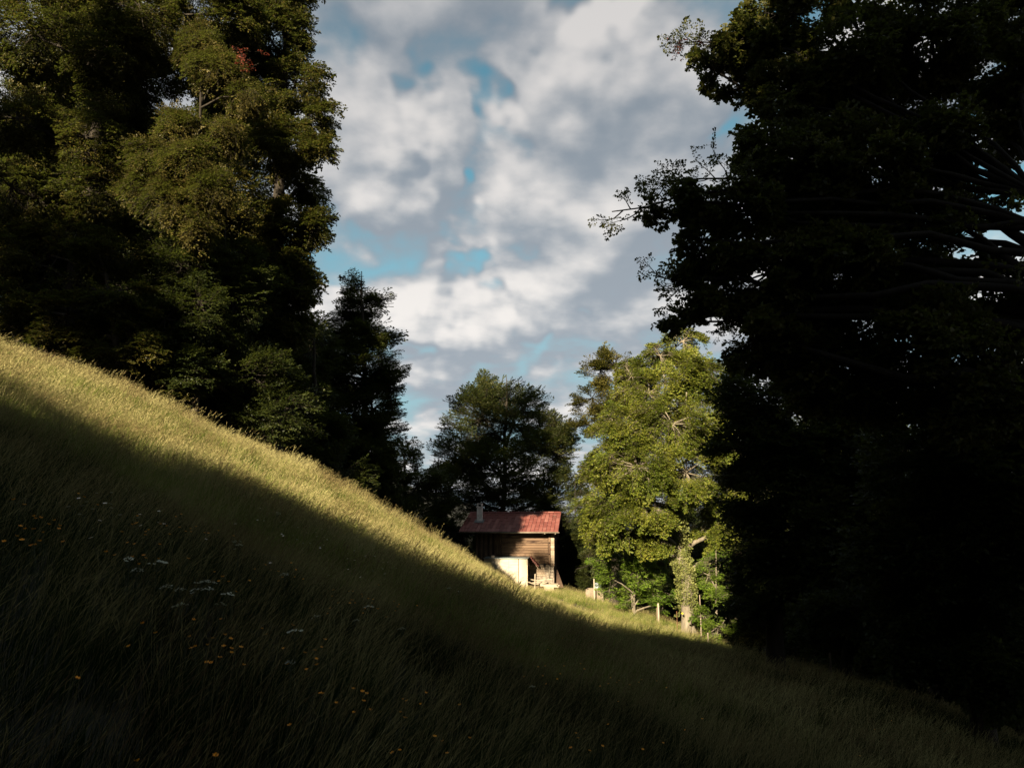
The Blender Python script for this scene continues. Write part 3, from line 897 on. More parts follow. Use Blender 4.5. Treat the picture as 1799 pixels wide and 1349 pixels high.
# ------------------------------------------------------------------ undergrowth in the light beside the hut
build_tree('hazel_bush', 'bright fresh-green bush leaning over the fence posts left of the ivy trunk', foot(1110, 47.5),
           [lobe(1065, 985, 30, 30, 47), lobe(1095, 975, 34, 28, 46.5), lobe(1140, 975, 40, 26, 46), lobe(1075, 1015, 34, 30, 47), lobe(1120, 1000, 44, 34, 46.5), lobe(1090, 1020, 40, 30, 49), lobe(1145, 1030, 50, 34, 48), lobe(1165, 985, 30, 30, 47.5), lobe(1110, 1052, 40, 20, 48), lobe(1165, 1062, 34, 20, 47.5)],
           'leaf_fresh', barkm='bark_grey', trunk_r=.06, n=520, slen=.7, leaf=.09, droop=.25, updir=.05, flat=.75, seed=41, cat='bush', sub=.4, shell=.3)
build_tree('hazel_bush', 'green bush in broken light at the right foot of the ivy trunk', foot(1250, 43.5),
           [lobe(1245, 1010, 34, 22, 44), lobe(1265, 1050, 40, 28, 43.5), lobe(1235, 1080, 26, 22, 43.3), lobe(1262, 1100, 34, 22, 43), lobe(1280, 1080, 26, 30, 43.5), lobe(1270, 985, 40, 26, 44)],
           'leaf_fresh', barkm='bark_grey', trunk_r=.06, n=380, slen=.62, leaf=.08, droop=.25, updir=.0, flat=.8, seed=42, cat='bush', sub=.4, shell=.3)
build_tree('hazel_bush', 'dim bush low in the shade beyond the meadow edge, right of the sunlit bush', foot(1325, 39),
           [lobe(1320, 1060, 34, 30, 39), lobe(1340, 1100, 40, 26, 38.5), lobe(1310, 1120, 30, 20, 38.5), lobe(1325, 1020, 30, 26, 39.5)],
           'leaf_left', trunk_r=.06, n=260, slen=.6, leaf=.09, seed=43, flat=.7, cat='bush', sub=.4, shell=.3)
build_tree('hazel_bush', 'dark bush filling the hollow between the hut gable and the stone trough', foot(1010, 68),
           [lobe(1005, 950, 24, 40, 66), lobe(1025, 915, 24, 34, 66), lobe(1012, 1000, 28, 34, 66), lobe(1040, 990, 18, 30, 62), lobe(1000, 900, 30, 36, 69), lobe(1020, 870, 26, 34, 70), lobe(998, 940, 20, 40, 70)],
           'leaf_mid', trunk_r=.06, n=300, slen=.8, leaf=.12, seed=44, flat=.5, cat='bush', sub=.4, shell=.2)

# ivy on the pale trunk
def build_ivy(root):
    rng = np.random.default_rng(51)
    T = [spray(rng, .16, 6, 3, .3, .45, .6, .95) for _ in range(NVAR)]
    tr = [c for c in root.children if c.name.startswith('trunk')][0]
    v = np.empty(len(tr.data.vertices) * 3, np.float32); tr.data.vertices.foreach_get('co', v); v = v.reshape(-1, 12, 3)
    cen = v.mean(1)
    n = 900
    h = rng.uniform(1.9, 7.6, n)
    h = np.where(rng.random(n) < .05, rng.uniform(.8, 1.9, n), h)
    c = np.stack([np.interp(h, cen[:, 2], cen[:, k]) for k in (0, 1)], -1)
    rr = np.interp(h, cen[:, 2], np.linalg.norm(v[:, 0] - cen, axis=1))
    a = rng.uniform(0, 2 * math.pi, n)
    nrm = np.stack([np.cos(a), np.sin(a), np.zeros(n)], -1)
    P = np.stack([c[:, 0], c[:, 1], h], -1) + nrm * (rr * rng.uniform(.9, 1.35, n))[:, None]
    Fw = np.stack([-np.sin(a) * rng.normal(0, .7, n), np.cos(a) * rng.normal(0, .7, n), rng.normal(.3, .9, n)], -1) + nrm * .25
    scatter('ivy', T, P, frames(Fw, nrm + rng.normal(0, .35, nrm.shape)), rng.uniform(.28, .5, n), rng.integers(0, NVAR, n), [M['leaf_ivy'], M['bark_grey']], root)


build_ivy(ivy_tree)

# two red-leaved sprigs, each part of its tree
for root, p, ln in [(hang_tree, at(428, 100, 28.6), .5), (maple, at(1192, 83, 18.9), .3)]:
    rng = np.random.default_rng(52)
    T = [spray(rng, .16, 6, 3, .3, .45, .6, .8) for _ in range(NVAR)]
    n = 9
    o = scatter('red_leaves', T, rng.normal(0, ln * .35, (n, 3)) * np.array([1.4, 1, .6]), frames(rng.normal(0, 1, (n, 3)) * np.array([1, 1, .4]), np.tile([0, 0, 1.], (n, 1))),
                np.full(n, ln), rng.integers(0, NVAR, n), [M['leaf_red'], M['bark_dark']], root)
    o.location = tuple(np.array(p) - np.array(root.location)); o['label'] = 'small sprig of reddish leaves'

# ------------------------------------------------------------------ filler wood around (copies share their meshes)
def tree_by(label_part):
    return [o for o in bpy.data.objects if o.parent is None and label_part in o.get('label', '')][0]


proto_a = tree_by('tallest dark tree'); proto_b = tree_by('rising right behind'); proto_c = tree_by('dark leafy tree right of'); proto_d = tree_by('black leafy tree low')
FILL = [  # prototype, px, depth, scale, turn, label
    (proto_b, 60, 52, 1.1, 1.1), (proto_c, 170, 48, 1.25, 2.0), (proto_b, 290, 52, 1.1, 4.0), (proto_c, 10, 44, 1.1, 3.9), (proto_b, 400, 55, 1.0, 2.2),
    (proto_c, 90, 38, .9, 5.0), (proto_c, 300, 41, .95, .8), (proto_c, 230, 36, .7, 2.8), (proto_c, 370, 40, .8, 3.3), (proto_c, 470, 46, .8, 1.2), (proto_c, 560, 52, .75, 5.5), (proto_c, 600, 50, .62, 2.5), (proto_d, 640, 58, .8, 1.0), (proto_d, 250, 34, .55, 1.0), (proto_d, 350, 36, .55, 2.6), (proto_d, 130, 33, .5, 4.0), (proto_d, 440, 38, .5, 5.2), (proto_d, 520, 42, .5, .2), (proto_d, 40, 32, .5, 2.2), (proto_a, 150, 46, 1.1, 1.0), (proto_a, 330, 48, 1.15, 3.0), (proto_a, 20, 42, 1.05, 4.4),
]
ORD = 'leftmost second third fourth fifth sixth seventh eighth ninth tenth eleventh twelfth thirteenth fourteenth fifteenth sixteenth seventeenth eighteenth nineteenth twentieth twenty-first twenty-second twenty-third twenty-fourth twenty-fifth twenty-sixth twenty-seventh'.split()


def ordn(L_, i):
    k = sorted(range(len(L_)), key=lambda q: L_[q][1]).index(i)
    return 'first' if k == 0 else ORD[k]


for i, (p, px, dep, s_, rz) in enumerate(FILL):
    f = foot(px, dep)
    dup(p, f, rz, s_, ordn(FILL, i) + ' from the left among the dark trees deep in the left wood', 'trees in the depth of the left wood')
FILL2 = [(proto_d, 720, 70, .62, 5.0), (proto_c, 780, 74, .6, 2.0), (proto_c, 1010, 66, .6, 2.9), (proto_c, 995, 72, .75, .9), (proto_c, 700, 88, .75, 1), (proto_d, 760, 92, .85, 2), (proto_c, 830, 95, .8, 3), (proto_d, 900, 92, .9, 4), (proto_c, 960, 90, .8, 5), (proto_d, 1020, 84, .9, 1.5), (proto_c, 1080, 86, .9, 2.6), (proto_c, 650, 76, .7, 1.7), (proto_d, 1150, 84, 1, 3.6), (proto_c, 1220, 76, 1, .6),
                                           (proto_d, 1000, 74, .62, 1.5), (proto_d, 1060, 72, .6, 3.5), (proto_d, 930, 82, .7, 2.2), (proto_c, 1180, 68, 1.1, 4), (proto_c, 1245, 66, 1.15, 3), (proto_c, 1010, 80, .9, 2), (proto_c, 1250, 58, .8, 1), (proto_d, 1130, 66, .7, 4.5), (proto_d, 1230, 64, .8, 2.5), (proto_c, 1020, 78, .8, 3.1)]
for i, (p, px, dep, s_, rz) in enumerate(FILL2):
    f = foot(px, dep)
    dup(p, f, rz, s_, ordn(FILL2, i) + ' from the left among the dark trees in the wood beyond the hut', 'trees in the wood beyond the hut')
FILL3 = [(proto_c, 1290, 62, 1.1, 1), (proto_b, 1380, 60, 1.0, 2), (proto_c, 1460, 52, 1.1, 3), (proto_b, 1540, 50, 1.0, 4), (proto_c, 1620, 42, 1.1, 5), (proto_b, 1720, 42, .9, .4), (proto_c, 1800, 34, 1.0, 2.6), (proto_c, 1430, 38, .8, 3.6), (proto_d, 1560, 32, .9, .6), (proto_c, 1350, 46, .9, 5.6), (proto_c, 1900, 26, .9, 1.6),
                                           (proto_d, 1470, 30, .8, 2.9), (proto_d, 1620, 27, .8, 4.9)]
for i, (p, px, dep, s_, rz) in enumerate(FILL3):
    f = foot(px, dep)
    dup(p, f, rz, s_, ordn(FILL3, i) + ' from the left among the dark trees deep in the right-hand wood', 'trees in the depth of the right-hand wood')


# ------------------------------------------------------------------ the wood behind the camera: it throws the shade over the foreground
Uv = np.array([math.cos(SUN_AZ), -math.sin(SUN_AZ), 0.0])
Sv = to_sun
Vv = np.cross(Sv, Uv); Vv = Vv if Vv[2] > 0 else -Vv


def sun_uv(p):
    p = np.asarray(p, float); return p @ Uv, p @ Vv


def gen_tree(name, label, group, base, lobes, leafm, n, seed, trunk_r=.4, leaf=.26, slen=1.5, **kw):
    return build_tree(name, label, base, lobes, leafm, n=n, seed=seed, trunk_r=trunk_r, leaf=leaf, slen=slen, group=group, per=4, nside=8, sub=.5, shell=.1, **kw)




def occluder(u, v, ru, rv, yplane, seed, lab, dens=1.0):
    """a real tree behind the camera whose crown, seen along the sun's rays, covers the ellipse (u,v,ru,rv)"""
    P0 = u * Uv + v * Vv
    w = (yplane - P0[1]) / Sv[1]
    c = P0 + w * Sv    # crown centre on the sun ray
    b = (c[0], c[1], gz(c[0], c[1]))
    rz_ = rv / math.cos(SUN_EL)
    return gen_tree('beech_tree', lab, 'trees behind the camera', b, [(c, ru, min(ru, 3.5), rz_)], 'leaf_dark', int(OCCN * ru * rz_ * dens), seed, trunk_r=.4 if dens == 1.0 else .07, top=max(1.5, c[2] - b[2] + rz_ * .4))


OCCN = 24
OCC = []
rr_ = np.random.default_rng(5)
for u in np.arange(-33, -7.5, 1.5):                      # shrubby edge: lower limit of the light
    OCC.append((u, 3.3 + (.35 if u > -12 else 0) + rr_.uniform(-.55, .45), 1.5, 1.9, -9.5, 'shrubby young tree in the wood edge behind the camera'))
for u in np.arange(-8, 14, 2.1):
    OCC.append((u, 1.6 + rr_.uniform(-.2, .2), 1.8, 2.2, -8.0, 'shrubby young tree in the wood edge behind the camera'))
for u in np.arange(-4, 24, 2.0):
    OCC.append((u, .3 + rr_.uniform(-.2, .2), 1.8, 2.4, -5.5 if u < 2 else -7, 'bushy young tree close behind the camera'))
for u in np.arange(-3.4, 24, 2.2):
    OCC.append((u, 5.2 + rr_.uniform(-.4, .4), 2.0, 3.0, -12.5, 'middling tree close behind the camera'))
for u, v, ru, rv in [(-6.6, 5.0, 1.3, 2.2), (-5.2, 6.6, 1.5, 2.4), (-4.6, 3.2, 1.4, 1.8)]:
    OCC.append((u, v, ru, rv, -13.5, 'middling tree close behind the camera'))
for u, v, ru, rv in [(-7.4, 4.0, 1.5, 4.2), (-5.8, 5.6, 1.6, 4.2), (-4.2, 6.4, 1.8, 4.6)]:
    OCC.append((u, v, ru, rv, -11, 'mid-height tree behind the camera'))
for u, v, ru, rv in [(-1.6, 7.5, 2.4, 7.5), (-1.1, 13.2, 2.2, 3.6), (2.2, 8.5, 2.8, 8.0), (4.4, 16.5, 2.0, 4.5), (6, 9.5, 3, 9.0), (6.5, 18, 3, 6), (10.5, 9, 3.6, 9.0), (11, 18, 3.6, 7), (16, 9, 3.6, 8), (21, 9, 4, 8), (26, 8, 4, 8)]:
    OCC.append((u, v, ru, rv, -16, 'tall tree close behind the camera'))
for u, v, ru, rv in [(-23.6, 15.0, 1.5, 2.9), (-24.6, 16.3, 1.9, 3.1), (-29, 22.5, 1.8, 1.8), (-27.3, 16.6, 2.3, 3.5), (-31, 17, 2.8, 4.3), (-35, 17, 3, 6), (-25.6, 25.5, 1.4, 2.6), (-34, 26, 3, 4)]:
    OCC.append((u, v, ru, rv, -17, 'tall high-crowned tree uphill behind the camera'))
for k, (bx, by, cx_, cy_, cz_, rx_, ry_, rz2) in enumerate([(-2.5, -5.5, -1.0, -1.5, 14.8, 3.2, 5.0, 2.6), (4.5, -4.5, 3.5, -1.0, 15.5, 5.5, 5.0, 3.2), (11, 2, 9.0, 3.0, 15.0, 5.0, 4.5, 3.5), (5, -2, 4.5, 5.0, 15.5, 4.5, 4.5, 2.5), (13, 3, 11.5, 7.0, 14.5, 4.5, 4.5, 2.5)]):  # overhead crowns added out of view to cut sky light on the foreground
    gen_tree('beech_tree', 'unseen tree added close to the camera, its crown above the picture cutting the sky light', 'trees behind the camera', (bx, by, gz(bx, by)), [((cx_, cy_, cz_), rx_, ry_, rz2)], 'leaf_dark', int(16 * rx_ * ry_), 300 + k, top=cz_ - gz(bx, by), trunk_r=.3)
for u in np.arange(-30, -6.5, 1.9):
    OCC.append((u, 5.3 + (.5 if u > -10 else 0) + rr_.uniform(-.7, .7), 1.2, rr_.uniform(.6, 1.2), -13, 'slender loose-crowned tree in the wood edge behind the camera', .22))
OCC.append((-18.9, 18.6, 1.0, .7, -19, 'slender loose-crowned tree in the wood edge behind the camera', .3))
for i, o_ in enumerate(OCC):
    occluder(*o_[:5], 200 + i, o_[5], o_[6] if len(o_) > 6 else 1.0)

# ------------------------------------------------------------------ meadow grass


def grass_mat(name, stops, trans, tcol):
    m, nt, N, L, b = nodes_mat(name)
    geo = N.new('ShaderNodeNewGeometry'); oi = N.new('ShaderNodeObjectInfo')
    no = N.new('ShaderNodeTexNoise'); no.inputs['Scale'].default_value = .55; no.inputs['Detail'].default_value = 4
    L.new(geo.outputs['Position'], no.inputs['Vector'])
    a = N.new('ShaderNodeMath'); a.operation = 'MULTIPLY_ADD'; L.new(oi.outputs['Random'], a.inputs[0]); a.inputs[1].default_value = .3
    s_ = N.new('ShaderNodeMath'); s_.operation = 'MULTIPLY_ADD'; L.new(no.outputs[0], s_.inputs[0]); s_.inputs[1].default_value = 1.9; s_.inputs[2].default_value = -.8
    L.new(s_.outputs[0], a.inputs[2])
    a2 = N.new('ShaderNodeMath'); a2.operation = 'MULTIPLY_ADD'; L.new(geo.outputs['Random Per Island'], a2.inputs[0]); a2.inputs[1].default_value = .45
    L.new(a.outputs[0], a2.inputs[2])
    c = ramp(N, L, a2.outputs[0], stops)
    L.new(c, b.inputs['Base Color']); b.inputs['Roughness'].default_value = .7; b.inputs['Specular IOR Level'].default_value = .05
    tr = N.new('ShaderNodeBsdfTranslucent'); tr.inputs[0].default_value = (*tcol, 1)
    L.new(c, tr.inputs[0])
    ms = N.new('ShaderNodeMixShader'); ms.inputs[0].default_value = trans
    L.new(b.outputs[0], ms.inputs[1]); L.new(tr.outputs[0], ms.inputs[2])
    L.new(ms.outputs[0], nt.nodes['Material Output'].inputs[0])
    return m


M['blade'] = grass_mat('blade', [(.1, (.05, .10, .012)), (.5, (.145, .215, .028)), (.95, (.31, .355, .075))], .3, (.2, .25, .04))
M['blade_lush_shade_tone'] = grass_mat('blade_lush_shade_tone', [(.1, (.003, .015, .002)), (.5, (.009, .034, .004)), (.95, (.026, .058, .007))], .25, (.2, .25, .04))  # lush green, but darkened far below the other blades to deepen the shade
M['blade_green'] = grass_mat('blade_green', [(.1, (.07, .11, .018)), (.5, (.15, .20, .035)), (.95, (.28, .30, .07))], .3, (.2, .25, .04))
M['seed'] = grass_mat('seed', [(.1, (.15, .10, .05)), (.45, (.32, .28, .115)), (.95, (.52, .48, .22))], .25, (.4, .35, .15))


def tuft(rng, nb, hb, ns, hs, wid, lean, mblade=0, rad=.12):
    V, F, Mi = [], [], []
    b = 0

    def strip(p0, dirx, h, w, k, bend, m, tip=True):
        nonlocal b
        tt = np.linspace(0, 1, k + 1)
        hd = np.array([math.cos(dirx), math.sin(dirx), 0])
        side = np.array([-hd[1], hd[0], 0])
        pts = p0 + np.outer(tt, [0, 0, h]) * (1 - .25 * bend * tt[:, None]) + np.outer(tt ** 1.8, hd) * h * bend
        for i, t_ in enumerate(tt):
            ww = w * (1 - t_ * .85 if tip else 1)
            V.append(pts[i] - side * ww / 2); V.append(pts[i] + side * ww / 2)
        for i in range(k):
            F.append((b + 2 * i, b + 2 * i + 1, b + 2 * i + 3)); F.append((b + 2 * i, b + 2 * i + 3, b + 2 * i + 2)); Mi.extend([m, m])
        b += 2 * (k + 1)
        return pts[-1], (pts[-1] - pts[-2]) / np.linalg.norm(pts[-1] - pts[-2]), side
    for _ in range(nb):
        a = rng.uniform(0, 6.28); r = rad * rng.random() ** .5
        d = rng.normal(lean, 1.5)
        strip(np.array([r * math.cos(a), r * math.sin(a), 0]), d, hb * rng.uniform(.5, 1.15), wid * rng.uniform(.6, 1.3), 3, rng.uniform(.08, .55), mblade)
    for _ in range(ns):
        a = rng.uniform(0, 6.28); r = rad * 1.3 * rng.random() ** .5
        d = rng.normal(lean, .5)
        h = hs * rng.uniform(.75, 1.12)
        e, dr, side = strip(np.array([r * math.cos(a), r * math.sin(a), 0]), d, h, wid * .35, 3, rng.uniform(.18, .5), 1, tip=False)
        L_ = rng.uniform(.09, .18); wd = wid * rng.uniform(.45, .8)
        for q in range(7):
            t_ = q / 7
            p = e + dr * L_ * t_ + np.array([dr[0], dr[1], 0]) * .25 * L_ * t_ * t_ - np.array([0, 0, .18 * L_ * t_ * t_])
            sd_ = rng.normal(0, 1, 3); sd_ -= sd_ @ dr * dr; sd_ /= np.linalg.norm(sd_)
            ww = wd * (1 - .5 * t_)
            V.extend([p, p + dr * L_ * .14 + sd_ * ww, p + dr * L_ * .26 + sd_ * ww * 1.4, p + dr * L_ * .12 - sd_ * ww * .5])
            F.extend([(b, b + 1, b + 2), (b, b + 2, b + 3)]); Mi.extend([1, 1]); b += 4
    return np.array(V), np.array(F), np.array(Mi)


def frustum_ok(P, marg=.08):
    """keep a little more than the camera sees"""
    x = P[:, 0] / np.maximum(P[:, 1], .1)
    return (np.abs(x) < .66 + marg + 1.2 / np.maximum(P[:, 1], .5))


def build_grass():
    rng = np.random.default_rng(61)
    LEAN = .35
    # near: lush; far: seeding
    near = [tuft(rng, 46, .30, 3, .40, .0036, LEAN, 0, .10) for _ in range(4)] + [tuft(rng, 34, .38, 7, .50, .0045, LEAN, 0, .10) for _ in range(4)]
    far = [tuft(rng, 32, .40, 6, .56, .010, LEAN, 0, .18) for _ in range(5)] + [tuft(rng, 32, .42, 3, .52, .010, LEAN, 0, .18) for _ in range(3)]

    def pts(y0, y1, dens, xm=None):
        out = []
        for ya in np.arange(y0, y1, 1.0):
            hw = .68 * (ya + 1) + 2.0
            n = int(dens * 2 * hw)
            out.append(np.stack([rng.uniform(-hw, hw, n), rng.uniform(ya, ya + 1, n)], -1))
        return np.concatenate(out)

    def lay(name, T, xy, smin, smax, mats, lab, pk=None):
        z = ground(xy[:, 0], xy[:, 1])
        P = np.stack([xy[:, 0], xy[:, 1], z - .02], -1)
        n = len(P)
        E = np.stack([rng.normal(0, .10, n) + .0, rng.normal(.10, .10, n), rng.normal(0, .5, n)], -1)
        big = .5 + .5 * np.sin(xy[:, 0] * .8 + 1.7 * np.sin(xy[:, 1] * .35)) * np.sin(xy[:, 1] * .6 + xy[:, 0] * .2)
        fine = np.sin(xy[:, 0] * 2.3 + 2 * np.sin(xy[:, 1] * 1.1)) * np.sin(xy[:, 1] * 1.9 + 1.5 * np.sin(xy[:, 0] * .7))
        S = rng.uniform(smin, smax, n) * (.80 + .32 * big + .13 * fine) * np.where(rng.random(n) < .04, 1.3, 1.0)
        o = scatter(name, T, P, E, S, pk if pk is not None else rng.integers(0, NVAR, n), mats)
        return prop(o, lab)
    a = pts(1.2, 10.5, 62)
    lay('shade_toned_grass', near, a, .8, 1.1, [M['blade_lush_shade_tone'], M['seed']], 'tall lush green meadow grass in the foreground, its colour darkened to deepen the shade')
    bb = pts(9, 20, 44)
    pk = np.where(rng.random(len(bb)) < np.clip((bb[:, 1] - 9) / 12 - bb[:, 0] * .05, 0.05, .9), rng.integers(4, 8, len(bb)), rng.integers(0, 4, len(bb)))
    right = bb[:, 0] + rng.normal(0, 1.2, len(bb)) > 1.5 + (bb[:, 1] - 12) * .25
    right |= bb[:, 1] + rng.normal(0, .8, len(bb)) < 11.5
    lay('shade_toned_grass', near, bb[right], .85, 1.15, [M['blade_lush_shade_tone'], M['seed']], 'green unmown grass on the lower right of the slope, with shade put into its colour', pk[right])
    bb, pk = bb[~right], pk[~right]
    lay('meadow_grass', near, bb, .85, 1.15, [M['blade'], M['seed']], 'seeding meadow grass across the middle of the slope', pk)
    # left crest: seeding grass; right hand: greener and darkened for shade; terrace: greener
    cc = pts(13, 34, 24)
    pk = np.where(rng.random(len(cc)) < np.clip(.75 - cc[:, 0] * .07, .1, .9), rng.integers(0, 5, len(cc)), rng.integers(5, 8, len(cc)))
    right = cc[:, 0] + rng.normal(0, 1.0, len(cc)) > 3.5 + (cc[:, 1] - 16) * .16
    lay('shade_toned_grass', far, cc[right], .85, 1.2, [M['blade_lush_shade_tone'], M['seed']], 'green grass running down to the right-hand wood, its colour darkened to deepen the shade', pk[right])
    cc, pk = cc[~right], pk[~right]
    lay('meadow_grass', far, cc, .85, 1.2, [M['blade'], M['seed']], 'pale seeding meadow grass along the sunlit crest', pk)
    dd = pts(34, 68, 24)
    dd = dd[(dd[:, 0] > -14)]
    lay('meadow_grass', far, dd, .45, .75, [M['blade_green'], M['seed']], 'short green meadow grass round the hut and the trough')


build_grass()

# ------------------------------------------------------------------ flowers
M['petal_yellow'] = plain_mat('petal_yellow', (.80, .32, .01), (.90, .44, .02), 30, .5, bump=0, tone=1.8)
M['petal_white'] = plain_mat('petal_white', (.70, .70, .62), (.82, .82, .76), 30, .6, bump=0, tone=1.8)
M['umbel'] = plain_mat('umbel', (.45, .50, .38), (.72, .75, .62), 60, .7, bump=0, tone=1.8)
M['stem'] = plain_mat('stem', (.03, .05, .012), (.06, .08, .02), 10, .7, bump=0)


def cup_flower(rng, rad, h, petals, m_petal, cup, centre=None, name='buttercup'):
    mb = MB()
    mb.tube([(0, 0, 0), (.01, .01, h * .5), (.03, .0, h)], [.0028, .0022, .0018], 4, 1, False)
    c = np.array([.03, 0, h])
    for k in range(petals):
        a = 2 * math.pi * k / petals
        d = np.array([math.cos(a), math.sin(a), 0]); s_ = np.array([-d[1], d[0], 0])
        w = rad * 1.9 * math.sin(math.pi / petals) * .62
        p = [c, c + d * rad * .6 - s_ * w + np.array([0, 0, cup * rad * .5]), c + d * rad * .6 + s_ * w + np.array([0, 0, cup * rad * .5]), c + d * rad + np.array([0, 0, cup * rad])]
        mb.add(p, [(0, 1, 3), (0, 3, 2)], 0)
    if centre:
        n = 6
        ring = [c + np.array([math.cos(q * 2 * math.pi / n) * rad * .32, math.sin(q * 2 * math.pi / n) * rad * .32, rad * .08]) for q in range(n)]
        mb.add(ring + [c + np.array([0, 0, rad * .22])], [(q, (q + 1) % n, n) for q in range(n)], 2)
    me = bpy.data.meshes.new(name)
    me.from_pydata(mb.v, [], mb.f)
    for m in ([m_petal, M['stem']] + ([centre] if centre else [])): me.materials.append(m)
    me.polygons.foreach_set('material_index', mb.m)
    return me


def umbel_meshes(rng, h, rad, name):
    st = MB(); hd = MB()
    st.tube([(0, 0, 0), (.01, .0, h * .6), (.02, .01, h)], [.005, .004, .003], 5, 0, False)
    c = np.array([.02, .01, h])
    for k in range(13):
        a = rng.uniform(0, 6.28); r = rad * math.sqrt((k + .5) / 13)
        e = c + np.array([math.cos(a) * r, math.sin(a) * r, .05 + .02 * (1 - r / rad)])
        st.tube([c, c * .4 + e * .6 - np.array([0, 0, .008]), e], [.0015, .0012, .001], 3, 0, False)
        for q in range(7):
            a2 = rng.uniform(0, 6.28); r2 = rad * .2 * math.sqrt(q / 7)
            p = e + np.array([math.cos(a2) * r2, math.sin(a2) * r2, rng.uniform(0, .006)])
            s_ = rad * rng.uniform(.035, .065)
            hd.add([p + np.array([s_, 0, 0]), p + np.array([0, s_, 0.002]), p - np.array([s_, 0, 0]), p - np.array([0, s_, .002]), p + np.array([0, 0, s_ * .7])], [(0, 1, 4), (1, 2, 4), (2, 3, 4), (3, 0, 4)])
    out = []
    for mb, nm, m in ((st, 'stem', M['stem']), (hd, 'flower_head', M['umbel'])):
        me = bpy.data.meshes.new(nm); me.from_pydata(mb.v, [], mb.f); me.materials.append(m); out.append(me)
    return out


